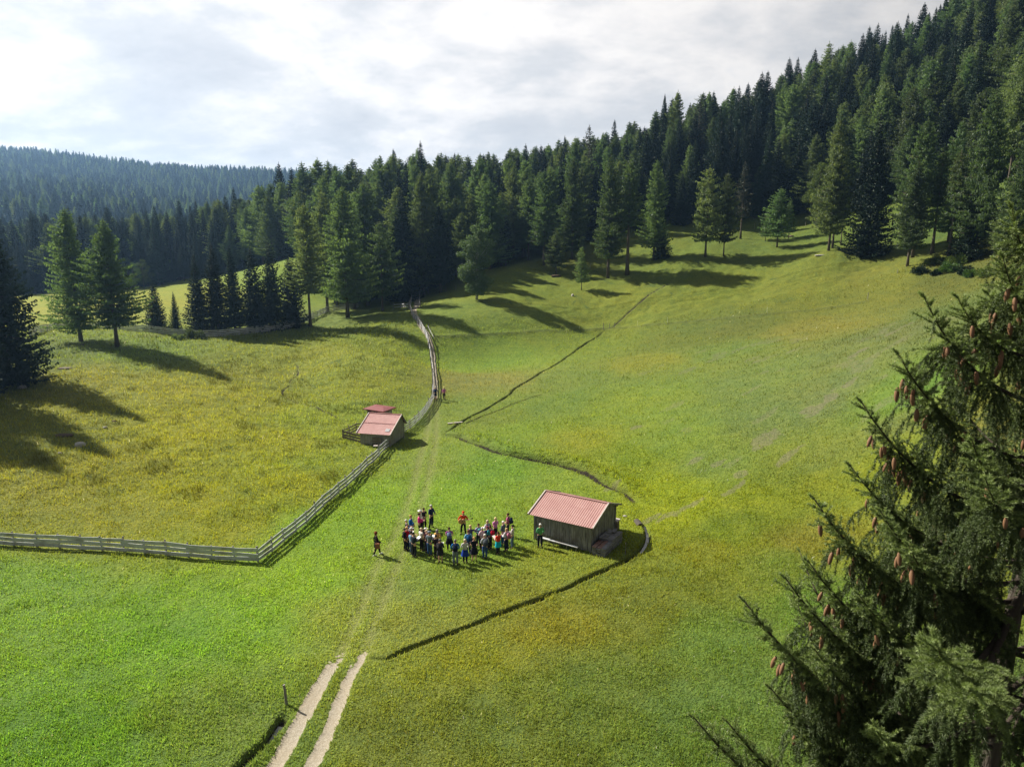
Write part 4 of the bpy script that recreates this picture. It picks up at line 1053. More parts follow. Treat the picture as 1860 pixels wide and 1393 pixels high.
greys.build('grey_boards', plank_mat('stack_wood', (0.12, 0.115, 0.12), (0.34, 0.33, 0.34), False), st)
reds.build('red_boards', plank_mat('stack_red_wood', (0.20, 0.10, 0.085), (0.36, 0.24, 0.20), False), st)
pb = gp(1117, 962); bx = empty('water_box', tuple(pb), ang1); tag(bx, 'small upright wooden box with pale flat lid behind the board stack', 'box')
m_ = MB(); m_.box((0, 0, .33), (.46, .46, .72), jit=.01); m_.build('casing', M_OLD, bx)
m_ = MB(); m_.box((0, 0, .73), (.56, .56, .07)); m_.build('lid', M_VERGE, bx)
# far hut
E2, K2 = 1.40, 2.65
g_l = Vector(at_z(647, 787, E2)); g_r = Vector(at_z(707, 792, E2)); k_l = Vector(at_z(669, 751.5, K2)); k_r = Vector(at_z(727, 753, K2))
ang2 = math.atan2(g_r.y-g_l.y, g_r.x-g_l.x)*0.8; L2v = Vector((math.cos(ang2), math.sin(ang2), 0)); P2 = Vector((-L2v.y, L2v.x, 0))
Lr2 = (g_r-g_l).length; half2 = ((k_r-g_r)+(k_l-g_l)).dot(P2)/2; print('hut2', ang2, Lr2, half2)
o2 = g_l+L2v*.25+P2*.5; o2.z = h1(o2.x, o2.y)
hut2 = hut('pen_hut', 'open-fronted animal hut with pale pink-red sheet roof inside the fenced pen', tuple(o2), ang2, Lr2-.5, half2+.5, E2-o2.z, K2-o2.z, half2-.5, .25, .5, .35, M_TIN2, M_WALLG, period=.11)
s_ = MB(); s_.bar((-.25, (half2-1)/2+.02, (E2+K2)/2-o2.z+.045), (Lr2-.25, (half2-1)/2+.02, (E2+K2)/2-o2.z+.045), .05, .012); s_.build('roof_seam', M_TIN3, hut2)
s_ = MB(); sl = (K2-E2)/half2; s_.box((2.75, .15, E2-o2.z+sl*.65+.035), (.42, .42, .012), Matrix.Rotation(math.atan(sl), 3, 'X')); s_.build('roof_patch', M_GTIN, hut2)
# little shed behind it
p3 = Vector(at_y(690, 757, 72.5)); p3.z = h1(p3.x, p3.y)
s3 = empty('tool_shed', tuple(p3), R(-28)); tag(s3, 'tiny grey shed with overhanging dark-red hipped roof, half hidden behind the pen hut', 'shed')
hs = (CAMZ-drop(738)*p3.y)-p3.z
for nm, bb in (('wall', plank_wall(-1.0, 1.0, hs-.25, 0, 'x', -.8, w=.15, seed=8)), ('wall', plank_wall(-1.0, 1.0, hs-.25, 0, 'x', .8, w=.15, seed=9)), ('wall', plank_wall(-.78, .78, hs-.25, 0, 'y', 1.0, w=.15, seed=10)), ('wall', plank_wall(-.78, .78, hs-.25, 0, 'y', -1.0, w=.15, seed=11))):
    bb.build(nm, M_WALLG, s3)
for c, sz in (((.15, -.83, hs-.62), (.5, .05, .55)), ((-1.03, -.1, hs-.60), (.05, .8, .5)), ((-.62, -.83, hs-.6), (.4, .05, .5))):
    m_ = MB(); m_.box(c, sz); m_.build('window_dark_panel', M_DARK, s3)  # near-black panels paint the shade behind the shed's window openings
m_ = MB(); a, c_ = 1.35, 1.1
m_.add([(-a, -c_, hs-.2), (a, -c_, hs-.2), (a, c_, hs-.2), (-a, c_, hs-.2), (-.5, 0, hs-.04), (.5, 0, hs-.04), (-a, -c_, hs-.30), (a, -c_, hs-.30), (a, c_, hs-.30), (-a, c_, hs-.30)],
       [(0, 1, 5, 4), (1, 2, 5), (2, 3, 4, 5), (3, 0, 4), (0, 6, 7, 1), (1, 7, 8, 2), (2, 8, 9, 3), (3, 9, 6, 0), (6, 9, 8, 7)])
m_.build('roof', M_TIN3, s3)
# post cap and plank bridge
p = gp(685, 830); c = empty('post_cap', (p.x, p.y, p.z+1.08)); tag(c, 'white flat board nailed on the fence post below the pen hut', 'board')
m_ = MB(); m_.box((-.1, 0, 0), (.38, .25, .04), jit=.01); m_.build('board', M_VERGE, c)
a, b_ = gp(813, 771), gp(840, 768.5); pl_ = empty('plank_bridge', tuple(a)); tag(pl_, 'pale single plank laid across the ditch as a footbridge', 'plank')
m_ = MB(); m_.bar((0, 0, .10), tuple(Vector((b_.x-a.x, b_.y-a.y, b_.z-a.z+.10))), .22, .06); m_.build('plank', M_VERGE, pl_)
# culvert mouth
p = gp(1164, 956)
cu = empty('culvert_pipe', (p.x, p.y+.1, p.z-.12), R(8)); tag(cu, 'dark round culvert mouth where the ditch leaves the crossing', 'culvert')
m_ = MB()
for i in range(16):
    a0, a1 = 2*math.pi*i/16, 2*math.pi*(i+1)/16
    for ro, ri in ((.26, .20),):
        m_.add([(ro*math.cos(a0), 0, ro*math.sin(a0)), (ro*math.cos(a1), 0, ro*math.sin(a1)), (ri*math.cos(a1), 0, ri*math.sin(a1)), (ri*math.cos(a0), 0, ri*math.sin(a0)),
                (ro*math.cos(a0), .9, ro*math.sin(a0)), (ro*math.cos(a1), .9, ro*math.sin(a1)), (ri*math.cos(a1), .9, ri*math.sin(a1)), (ri*math.cos(a0), .9, ri*math.sin(a0))],
               [(0, 1, 2, 3), (4, 7, 6, 5), (0, 4, 5, 1), (3, 2, 6, 7)])
m_.build('pipe', plain('concrete', (.07, .06, .05), .9), cu)

# ------------------------------------------------------------------ single posts
def post(u, v, hpx, label, name='meadow_post', rad=.045, mat=None, lean=(0, 0)):
    p = gp(u, v); top = CAMZ-drop(v-hpx)*p.y; h = max(.5, top-p.z)
    e = empty(name, tuple(p)); tag(e, label, 'post', None)
    m_ = MB(); m_.tube([(0, 0, -.25), (lean[0]*.5, lean[1]*.5, h*.5), (lean[0], lean[1], h)], [rad, rad*.95, rad*.85], 7); m_.build('stake', mat or M_POST, e)
    return e
post(521, 1281, 36, 'lone dark wooden post at the head of the ditch beside the dirt track', rad=.065, lean=(-.08, .05))
wp = plain('white_plastic', (.7, .7, .62), .5)
for u, v, hp, l in [(952, 604, 8, 'leftmost thin white electric-fence stake on the meadow ledge'), (1052, 602, 9, 'white electric-fence stake on the ledge left of the ditch posts'),
                    (1158, 592, 9, 'white stake between the ditch posts and the taller stake'), (1212, 588, 11, 'white stake on the slope right of the ditch'), (1393, 569, 11, 'white stake alone on the middle of the slope')]:
    post(u, v, hp, l, 'fence_stake', .022, wp)
post(1096, 600, 13, 'dark wooden post where the ditch crosses the ledge', rad=.06)
post(1107, 597, 9, 'left one of two short posts just right of the ditch crossing', rad=.05); post(1116, 595, 9, 'right one of two short posts just right of the ditch crossing', rad=.05)
post(1576, 545, 13, 'dark upright post alone on the upper right slope', rad=.06)
post(1630, 499, 9, 'tiny grey post below the nearest olive larch at right', rad=.05)
post(1090, 674, 11, 'thin dark stake in the middle of the bright slope', rad=.03)
post(764, 536, 16, 'post with rounded head beside the path at the wood', rad=.06)
post(778, 533, 12, 'grey post right of the path head', rad=.05)
post(810, 530, 9, 'small grey post between path head and birch', rad=.045); post(828, 527, 9, 'small grey post just left of the birch', rad=.045)
post(1072, 488, 9, 'grey stake under the centre larches', rad=.05); post(1370, 416, 9, 'grey post before the dark wood above the slope', rad=.05); post(1463, 413, 9, 'post at the fence line above the stony mound', rad=.05)
post(1136, 1008, 22, 'thin grass-high stake in the shade right of the near hut', rad=.02)

# ------------------------------------------------------------------ stones, logs, shrubs
def rock(u, v, sz, label, name='rock', cat='rock', mat=None, seed=0):
    sz = tuple(q*.9 for q in sz)
    p = gp(u, v); r = random.Random(seed+int(u)); bm = bmesh.new(); bmesh.ops.create_icosphere(bm, subdivisions=3, radius=1)
    for vv in bm.verts:
        n = 1+.35*float(fbm(np.array([vv.co.x*1.3+u]), np.array([vv.co.y*1.3+vv.co.z*1.7]), 3, 5)[0])
        vv.co = Vector((vv.co.x*sz[0], vv.co.y*sz[1], vv.co.z*sz[2]))*n
    me = bpy.data.meshes.new('stone'); bm.to_mesh(me); bm.free()
    o = link_mesh(name, me, mat or M_STONE); o.location = (p.x, p.y, p.z+sz[2]*.2); tag(o, label, cat); return o
rock(146, 813, (.55, .42, .34), 'pale grey boulder on the shaded lower knoll'); rock(40, 703, (.5, .4, .3), 'dark rock in the shade under the left-edge spruce')
rock(191, 778, (.22, .18, .14), 'small white stone in the knoll shadow above the boulder'); rock(109, 827, (.2, .16, .12), 'small white stone below left of the boulder'); rock(1135, 938, (.18, .13, .08), 'flat white stone in the grass behind the near hut')
rock(98, 616, (.28, .2, .10), 'flat pale stone on the knoll left of the first larch')
M_SOIL = plain('bare_soil', (.10, .075, .05), 1, .1, .4, 4, 1.0)
rock(116, 797, (1.0, .5, .2), 'brown mound of bare earth on the knoll', 'earth_mound', 'mound', M_SOIL)
rock(117, 667, (1.0, .6, .07), 'flat patch of broken grey-brown stones on top of the knoll', 'stone_patch', 'stones', plain('stone_rubble', (.15, .125, .105), .95, .2, .5, 14, 1.0))
rock(150, 627, (.35, .25, .15), 'dark mole heap at the foot of the first knoll larch', 'mole_heap', 'mound', M_SOIL); rock(80, 627, (.5, .3, .15), 'dark mole heap between left-edge spruce and knoll larch', 'mole_heap', 'mound', M_SOIL)
rock(208, 767, (.3, .2, .12), 'small dark earth heap on the sunny side of the knoll shadow', 'mole_heap', 'mound', M_SOIL)
rock(1490, 468, (1.2, .5, .22), 'heap of whitish roots and stones below the stony mound', 'root_heap', 'stones', M_STONE); rock(1437, 431, (.8, .5, .35), 'broken brown stump on the slope right of the young trio', 'tree_stump', 'stump', M_OLD)
rock(1010, 503, (1.2, .6, .3), 'bare dark earth hummock under the rusty young larch', 'earth_mound', 'mound', M_SOIL); rock(1040, 538, (.3, .3, .45), 'small pale stump beside the sapling larch', 'tree_stump', 'stump', M_STONE)
def shrub(u, v, w, h, label, seed, mat=None):
    p = gp(u, v); r = np.random.default_rng(seed); n = int(900*w)
    q = r.normal(0, 1, (n, 3)); q /= np.linalg.norm(q, axis=1)[:, None]; q[:, 2] = abs(q[:, 2])
    P = q*(r.uniform(.3, 1, n)**.5)[:, None]*np.array([w/2, w/2*.8, h])*(1+.3*np.sin(q[:, :1]*7+seed))
    D = q+r.normal(0, .7, (n, 3)); L = r.uniform(.12, .3, n); V, F = diamonds(P, D, r.normal(0, 1, (n, 3)), L, L*.5)
    e = empty('shrub', (p.x, p.y, p.z-.05)); tag(e, label, 'shrub')
    link_mesh('foliage', np_mesh('foliage', V, F), mat or M_BRD, e)
    m_ = MB()
    for k in range(5): a = k*1.3; m_.tube([(0, 0, -.1), (math.cos(a)*w*.2, math.sin(a)*w*.2, h*.6)], [.03, .01], 5)
    m_.build('stem', M_BARK, e)
shrub(350, 614, 3.4, 1.3, 'low green bush against the far brown fence behind the knoll', 3, M_BIR); shrub(322, 616, 2.2, .7, 'small low bush left of the fence bush', 4, M_BIR)
for i, (u, v, w, h) in enumerate([(1672, 497, 2.4, 1.2), (1700, 500, 1.4, .8), (1722, 494, 3.2, 1.4), (1752, 498, 2.4, 1.2), (1762, 503, 2.0, 1.0), (1790, 502, 2.6, 1.2), (1740, 480, 3.5, 1.5), (1700, 480, 3.0, 1.3)]):
    shrub(u, v, w, h, ['leftmost dark shrub on the bank at the right meadow edge', 'tiny dark shrub second from the left on the right bank', 'broad shrub under the thin pale larch stems', 'dark shrub below the black spruce skirt', 'low shrub at the foot of the bank near the foreground branches', 'rightmost shrub on the bank beside the foreground branches', 'brushy bush close under the black spruce at right', 'light brush between the two thin pale stems'][i], 20+i, M_SPR if i in (0, 1, 3) else M_BRD)
# ------------------------------------------------------------------ the big cone-bearing spruce close to the camera
def near_spruce():
    r = np.random.default_rng(3)
    m, gg = new_mat('near_spruce_needles'); tp = attr(gg, 'tip'); vr = attr(gg, 'vary')
    c = gg.mix(tp, (0.032, 0.054, 0.014), (0.25, 0.32, 0.12))  # pale new growth; contrast also paints sunlit tips against shaded inner twigs
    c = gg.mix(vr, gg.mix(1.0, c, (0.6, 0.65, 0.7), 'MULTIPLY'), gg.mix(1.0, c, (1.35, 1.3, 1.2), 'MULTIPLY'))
    nd = gg.n('ShaderNodeBsdfPrincipled', {'Base Color': c, 'Roughness': 0.55, 'Specular IOR Level': 0.35}).outputs[0]
    tr = gg.n('ShaderNodeBsdfTranslucent', {'Color': gg.mix(1.0, c, (1.3, 1.4, 0.7), 'MULTIPLY')}).outputs[0]
    finish(gg, gg.n('ShaderNodeMixShader', {0: 0.22, 1: nd, 2: tr}).outputs[0]); m_need = m
    m_twig = bark_mat('spruce_twig_bark', (0.035, 0.024, 0.016), (0.12, 0.10, 0.085), 20.0)
    m, gg = new_mat('spruce_cone'); co = objco(gg); sc = attr(gg, 'edge')
    c = gg.mix(sc, (0.055, 0.024, 0.012), (0.36, 0.20, 0.105)); finish(gg, principled(gg, c, 0.6, 0.3)); m_cone = m
    TX, TY = 5.55, 7.1; zb = h1(TX, TY); ZT = 21.1
    rt = empty('spruce_tree', (TX, TY, zb)); tag(rt, 'huge near spruce at the right edge with mossy hanging twigs and reddish cones', 'spruce'); o0 = Vector((TX, TY, zb))
    t = MB(); n = 14
    t.tube([(0.05*math.sin(k), 0.05*math.cos(k*1.3), (ZT-zb)*k/n-.3*(k == 0)) for k in range(n+1)], [0.27*(1-k/n)**.9+.012 for k in range(n+1)], 12)
    t.build('trunk', bark_mat('near_spruce_bark', (0.04, 0.032, 0.027), (0.14, 0.12, 0.10), 5.0), rt, True)
    # cone form
    CV, CF, CE = [], [], []
    nr_, nc_ = 26, 14; Lc = 0.118
    for i in range(nr_+1):
        f = i/nr_
        for k in range(nc_):
            sc_ = ((i+(k % 2)) % 2); rad = 0.0165*math.sin(math.pi*min(1, f*0.93+0.07))**0.55*(1.0+0.16*sc_)+0.0005
            a = 2*math.pi*(k+0.15*i)/nc_; CV.append((rad*math.cos(a), rad*math.sin(a), -f*Lc)); CE.append(sc_*0.9)
    for i in range(nr_):
        for k in range(nc_): CF.append((i*nc_+k, (i+1)*nc_+k, (i+1)*nc_+(k+1) % nc_, i*nc_+(k+1) % nc_))
    cone_me = np_mesh('cone', CV, CF, colors=dict(edge=np.array(CE))); cone_me.materials.append(m_cone)

    def branch(P0, P1, vigor=1.0, cones=0, dens=1.0, fine_=1.0, seed=0, curtain=1.0):
        r = np.random.default_rng(1000+seed)
        P0 = np.array(P0, float); P1 = np.array(P1, float); d = P1-P0; Lh = np.linalg.norm(d)
        side = np.cross(d, [0, 0, 1.0]); side /= np.linalg.norm(side)
        ctl_ = P0+d*0.66+np.array([0, 0, -0.23*Lh])+side*r.uniform(-.05, .05)*Lh
        tipup = P1
        pt = lambda t: ((1-t)**2)*P0+2*t*(1-t)*ctl_+t*t*tipup
        wood = MB(); N = 12; pts = [pt(k/N) for k in range(N+1)]
        r0 = 0.009*Lh+0.006
        wood.tube([tuple(p) for p in pts], [r0*(1-.85*(k/N)) for k in range(N+1)], 6)
        S0, S1, TP, NL = [], [], [], []      # needle-bearing segments
        def seg(a, b, tip, nl=.026): S0.append(a); S1.append(b); TP.append(tip); NL.append(nl*vigor)
        def shoot(a, dirv, ln, droop, tip, sub=True, depth_=0):
            dirv = dirv/np.linalg.norm(dirv); k = max(2, int(ln/.06)); p = a.copy(); prev = p
            for i in range(k):
                f = (i+1)/k
                dv = dirv*(1-droop*f)+np.array([0, 0, -1.0])*droop*f; dv /= np.linalg.norm(dv)
                q = prev+dv*ln/k
                seg(prev, q, tip*(0.35+0.65*f))
                if sub and i % 2 == 0 and depth_ < (2 if tip > .4 else 1):
                    for s in (-1, 1):
                        if r.random() < .9:
                            sd = np.cross(dv, [0.05, 0.02, 1.0] if abs(dv[2]) < .9 else [r.normal(), r.normal(), 0.1]); sd /= np.linalg.norm(sd)+1e-9
                            l2 = ln*(0.38-0.22*f)*r.uniform(.5, 1.2)
                            if l2 > .03: shoot(q, dv*0.75+sd*s*0.8, l2, min(1, droop*0.8), tip*(.6+.4*r.random()), ln > .35, depth_+1)
                prev = q
            return prev
        ax = (P1-P0)/Lh; M = int(max(18, Lh/0.056*dens))
        for i in range(M):
            t = 0.10+0.88*(i+r.uniform(-.3, .3))/M
            if t < .12: continue
            p = pt(t); tan = pt(min(1, t+.02))-pt(t-.02); tan /= np.linalg.norm(tan)
            sd = np.cross(tan, [0, 0, 1.0]); sd /= np.linalg.norm(sd)
            out = max(0, (t-.50)/.50)
            s = 1 if i % 2 else -1
            if out > 0.02:      # lively outer fan, shorter to the tip
                ln = ((0.13 if Lh < 3 else .18)+0.34*(1-out))*vigor*r.uniform(.7, 1.15)
                up2 = np.cross(sd, tan)
                for fi in ((0 if s > 0 else 3.14159)+r.normal(0, .4), r.uniform(0, 6.28)) if out > .12 else ((0 if s > 0 else 3.14159)+r.normal(0, .4),):
                    rad_ = sd*math.cos(fi)+up2*math.sin(fi)
                    shoot(p, tan*0.75+rad_*0.80+np.array([0, 0, .10]), ln*r.uniform(.6, 1)*(.85 if math.sin(fi) > .3 else 1), 0.40*(1-out), .70+.30*out*r.uniform(.6, 1), ln > .14)
                if r.random() < .35*(1-out): shoot(p, sd*s*0.3+np.array([0, 0, -1.0]), r.uniform(.15, .35), .9, .25)
            if t < .80:         # hanging curtain
                for _ in range(2):
                    if r.random() < .85*curtain:
                        ln = r.uniform(.20, .66)*min(1, .35+t*1.4)*min(1.2, .45+Lh/3)
                        shoot(p, sd*s*0.55*r.uniform(.2, 1.3)+tan*.25+np.array([0, 0, -.35]), ln, .95, .10+.25*r.random()**2)
                if r.random() < .35: shoot(p, tan*.6+sd*s*.8+np.array([0, 0, .35]), r.uniform(.08, .20), .2, .45, False)
        for i in range(int(N*0.35), N): seg(pts[i], pts[i+1], .35+.65*i/N, .023)
        for a_ in ((.2, .9), (-.3, .7), (.05, 1.1)): shoot(pts[-1], ax+side*a_[0]+np.array([0, 0, .25]), .09*vigor*a_[1], 0, 1.0, False)
        S0 = np.array(S0); S1 = np.array(S1); TP = np.array(TP); NL = np.array(NL); sl = np.linalg.norm(S1-S0, axis=1)
        cnt = np.maximum(1, (sl*np.where(TP > .38, 900, 520)*fine_).astype(int)+(r.random(len(sl)) < .5)); idx = np.repeat(np.arange(len(sl)), cnt); n_ = len(idx)
        u = r.random(n_)[:, None]; base = S0[idx]*(1-u)+S1[idx]*u; axd = (S1-S0)[idx]/(sl[idx][:, None]+1e-9)
        q = r.normal(0, 1, (n_, 3)); q -= (q*axd).sum(1)[:, None]*axd; q /= np.linalg.norm(q, axis=1)[:, None]
        q[:, 2] += .15
        nd_ = axd*0.62+q*0.80; nl = NL[idx]*r.uniform(.8, 1.2, n_); w = (0.0056/fine_**.7*(.7+.3*vigor))*r.uniform(.8, 1.2, n_)
        sw = np.cross(nd_, r.normal(0, 1, (n_, 3))); sw /= np.linalg.norm(sw, axis=1)[:, None]
        V = np.stack([base-sw*(w/2)[:, None], base+sw*(w/2)[:, None], base+nd_*nl[:, None]], 1).reshape(-1, 3)
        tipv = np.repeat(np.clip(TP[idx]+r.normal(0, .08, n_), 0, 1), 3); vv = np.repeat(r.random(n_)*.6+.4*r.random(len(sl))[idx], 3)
        # twig cores as thin strips
        sw2 = np.cross(S1-S0, r.normal(0, 1, (len(sl), 3))); sw2 /= np.linalg.norm(sw2, axis=1)[:, None]
        org = P0
        wo = link_mesh('branch', wood.mesh('branch', True), m_twig, rt)
        wo.data.transform(Matrix.Translation(-Vector(org))); wo.location = Vector(org)-o0
        core = np.stack([S0-sw2*.0022, S0+sw2*.0022, S1+sw2*.0016], 1).reshape(-1, 3)
        Vall = np.concatenate([V, core])-org
        me = np_mesh('needles', Vall, np.arange(len(Vall)).reshape(-1, 3), colors=dict(tip=np.concatenate([tipv, np.zeros(len(core))]), vary=np.concatenate([vv, np.zeros(len(core))])))
        ne = link_mesh('needles', me, m_need, wo)
        made = 0
        for k in range(int(cones*1.6+.5)):
            t = r.choice([.60, .74, .86])+r.normal(0, .03); p = pt(t); sd = side*r.normal(0, .055); q_ = p+sd+np.array([r.normal(0, .02), -r.uniform(0, .10), -r.uniform(.07, .20)])
            c_ = bpy.data.objects.new('cone', cone_me); COL.objects.link(c_); c_.parent = wo
            c_.location = Vector(q_-org); s_ = r.uniform(.9, 1.25); c_.scale = (s_, s_, s_); c_.rotation_euler = (r.normal(0, .14), r.normal(0, .14), r.uniform(0, 6.28)); made += 1
        return len(idx), made
    tot = 0; nc = 0
    placed = [  # tip pixel, depth of the tip, slope, cones
        (1740, 543, 6.5, .42, 5), (1795, 535, 6.8, .35, 4), (1680, 543, 6.35, .58, 6), (1632, 645, 6.4, .58, 8), (1566, 733, 6.5, .60, 10), (1546, 848, 6.7, .55, 4), (1480, 908, 6.4, .60, 9), (1470, 1022, 6.6, .62, 5),
        (1428, 1052, 6.2, .60, 7), (1352, 1092, 6.1, .62, 6), (1420, 1180, 6.6, .55, 4), (1262, 1305, 6.0, .60, 2), (1322, 1312, 6.4, .62, 3), (1838, 380, 6.6, .75, 2), (1822, 470, 6.3, .55, 3), (1765, 800, 5.6, .35, 2), (1790, 870, 5.3, .30, 2), (1590, 1325, 5.4, .35, 0), (1650, 990, 5.8, .5, 2), (1400, 1250, 6.3, .55, 3), (1480, 1180, 6.0, .55, 4), (1560, 1080, 6.0, .5, 4), (1450, 1330, 6.2, .5, 2), (1600, 930, 6.0, .5, 4)]
    for i, (u, v, Y, k, nco) in enumerate(placed):
        tip = np.array(at_y(u, v, Y)); hd = math.hypot(tip[0]-TX, tip[1]-TY); z0 = tip[2]-k*hd
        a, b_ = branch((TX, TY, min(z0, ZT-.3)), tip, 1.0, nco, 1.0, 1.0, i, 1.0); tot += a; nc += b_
    # vigorous light shoots nearest the camera
    for i, (u, v, Y, k) in enumerate([(1700, 1168, 4.5, .30), (1760, 1245, 4.2, .22)]):
        tip = np.array(at_y(u, v, Y)); hd = math.hypot(tip[0]-TX, tip[1]-TY)
        a, _ = branch((TX, TY, tip[2]-k*hd), tip, 1.25, 0, .62, 1.5, 50+i, .25); tot += a
    # the rest of the whorls all round the stem
    z = 12.2; i = 100
    while z < ZT-.35:
        L = (.50 if z < 18 else .42)*(ZT-z)+.20; nb = 5; a0 = r.uniform(0, 6.28)
        for k in range(nb):
            a = a0+6.283*k/nb+r.uniform(-.25, .25); l = L*r.uniform(.85, 1.05)
            left = math.cos(a-math.pi) > .25
            if left: l *= (.40 if z > 17.6 else .60)
            if math.sin(a) < -.80 and l > 2.6: l = 2.4
            P1 = (TX+l*math.cos(a), TY+l*math.sin(a), z+l*(.50 if z > 15 else .35))
            vis = (z > 14.2) and math.cos(a) < .55
            tt, _ = branch((TX, TY, z), P1, 1.0, int(r.integers(0, 3)) if vis else 0, .9 if vis else .45, 1.0 if vis else .5, i, 1.0); tot += tt; nc += _; i += 1
        z += .52 if z > 14 else .9
    # dead-looking lower whorls down to the ground
    z = zb+2.5
    while z < 12.0:
        for k in range(4):
            a = r.uniform(0, 6.28); l = r.uniform(2.2, 3.4)
            tt, _ = branch((TX, TY, z), (TX+l*math.cos(a), TY+l*math.sin(a), z-.1*l), 1.3, 0, .22, .30, i, .7); tot += tt; i += 1
        z += 1.3
    print('near spruce needles', tot, 'cones', nc, 'branches', i)
near_spruce()
# ------------------------------------------------------------------ people
_cm = {}
def cloth(col):
    if col not in _cm:
        m, gg = new_mat('cloth'); co = objco(gg); n = gg.noise(co, 9.0, 4, 0.6)
        c = tuple(lin(col)*0.85); b = gg.n('ShaderNodeBump', {'Height': n, 'Strength': 0.5, 'Distance': 0.03}).outputs[0]
        finish(gg, principled(gg, gg.mix(n, tuple(x*.8 for x in c), tuple(min(1, x*1.15+.005) for x in c)), 0.9, 0.15, b)); _cm[col] = m
    return _cm[col]
M_SKIN = plain('skin', (0.56, 0.33, 0.24), 0.6, 0.3, 0.06); M_EYE = plain('eye_dark', (0.03, 0.02, 0.02), 0.3); M_LIP = plain('lip', (0.42, 0.15, 0.13), 0.6)
M_PAPER = plain('paper', (0.80, 0.80, 0.78), 0.8, var=0.03)
def V3(*a): return Vector(a)
POSES = {
 'paper': dict(arms=((-.25, .03, 1.13), (-.10, .30, 1.13), (0.02, .10, .03), (.25, .03, 1.13), (.10, .30, 1.13), (-.02, .10, .03)), feet=((-.10, 0), (.10, .02))),
 'down': dict(arms=((-.26, -.03, 1.14), (-.27, .05, .90), (.0, .03, -.10), (.26, -.03, 1.14), (.27, .05, .90), (.0, .03, -.10)), feet=((-.11, .0), (.11, .04))),
 'front': dict(arms=((-.26, .0, 1.14), (-.06, .22, 1.03), (.06, .04, -.05), (.26, .0, 1.14), (.06, .22, 1.03), (-.06, .04, -.05)), feet=((-.12, .0), (.12, .0))),
 'wide': dict(arms=((-.27, .02, 1.14), (-.10, .28, 1.10), (.03, .09, .02), (.27, .02, 1.14), (.12, .28, 1.10), (-.03, .09, .02)), feet=((-.10, -.05), (.36, .10))),
 'walk': dict(arms=((-.25, -.14, 1.16), (-.26, -.12, .92), (.0, .04, -.10), (.25, .08, 1.14), (.25, .26, .98), (.0, .08, -.06)), feet=((-.09, .24), (.09, -.24))),
 'point': dict(arms=((-.25, .03, 1.13), (-.10, .30, 1.13), (0.02, .10, .03), (.46, .10, 1.36), (.72, .16, 1.34), (.11, .02, -.01)), feet=((-.11, 0), (.11, .03))),
 'guitar': dict(arms=((-.34, .08, 1.18), (-.46, .34, 1.30), (-.02, .09, .04), (.36, .0, 1.12), (.14, .26, 1.06), (-.09, .03, -.03)), feet=((-.16, .08), (.20, -.10))),
}
def skel(P):
    """joints (co, radius) and edges of a standing figure that faces +Y, 1.72 m tall"""
    v = [(0, 0, .93, .125), (0, .005, 1.08, .118), (0, -.005, 1.24, .130), (0, -.01, 1.38, .115), (0, -.005, 1.475, .056), (0, .02, 1.555, .068), (0, .012, 1.63, .088), (0, .0, 1.685, .066),
         (0, .105, 1.615, .013), (.083, .0, 1.615, .014), (-.083, .0, 1.615, .014)]
    e = [(0, 1), (1, 2), (2, 3), (3, 4), (4, 5), (5, 6), (6, 7), (6, 8), (6, 9), (6, 10)]
    def add(p, r, par): v.append((*p, r)); e.append((par, len(v)-1)); return len(v)-1
    A = P['arms']
    for s, (el, wr, hd) in ((-1, A[0:3]), (1, A[3:6])):
        sh = add((s*.165, -.01, 1.40), .058, 3); mid = add(tuple((V3(s*.18, -.01, 1.38)+V3(*el))/2), .047, sh); k = add(el, .040, mid); w = add(wr, .027, k)
        h = V3(*hd); hn = h.normalized(); pl = V3(*wr)+hn*.045; pm = add(tuple(pl), .034, w)
        lat = hn.cross(V3(0, 0, 1)); lat = lat.normalized() if lat.length > .3 else V3(0, 1, 0); up = lat.cross(hn)
        for j, (o, ln) in enumerate(((-.027, .062), (-.009, .074), (.009, .078), (.027, .066))):
            a = pl+hn*.035+lat*o; f1 = add(tuple(a), .0095, pm); f2 = add(tuple(a+hn*ln*.55-up*.006), .0085, f1); add(tuple(a+hn*ln-up*.022), .0075, f2)
        th = pl-hn*.01-lat*.034*s; t1 = add(tuple(th), .011, pm); add(tuple(th+hn*.045-lat*.02*s-up*.01), .009, t1)
    for s, (fx, fy) in ((-1, P['feet'][0]), (1, P['feet'][1])):
        hp = add((s*.092, 0, .87), .098, 0); kn = add((s*.095+(fx-s*.095)*.5, fy*.5+.035, .49), .062, hp); cf = add((s*.095+(fx-s*.095)*.72, fy*.75+.0, .33), .058, kn)
        an = add((fx, fy-.01, .085), .037, cf); ft = add((fx, fy+.08, .045), .038, an); add((fx*1.03, fy+.16, .035), .032, ft)
    return v, e
def legs_only(P, grow, low):
    v = [(0, 0, 1.0, .128+grow), (0, 0, .90, .130+grow)]; e = [(0, 1)]
    for s, (fx, fy) in ((-1, P['feet'][0]), (1, P['feet'][1])):
        b = len(v); v.append((s*.092, 0, .85, .095+grow)); e.append((1, b))
        v.append((s*.095+(fx-s*.095)*.5, fy*.5+.035, .49, .066+grow)); e.append((b, b+1))
        if low: v.append((fx, fy-.01, .10, .052+grow)); e.append((b+1, b+2))
    return v, e
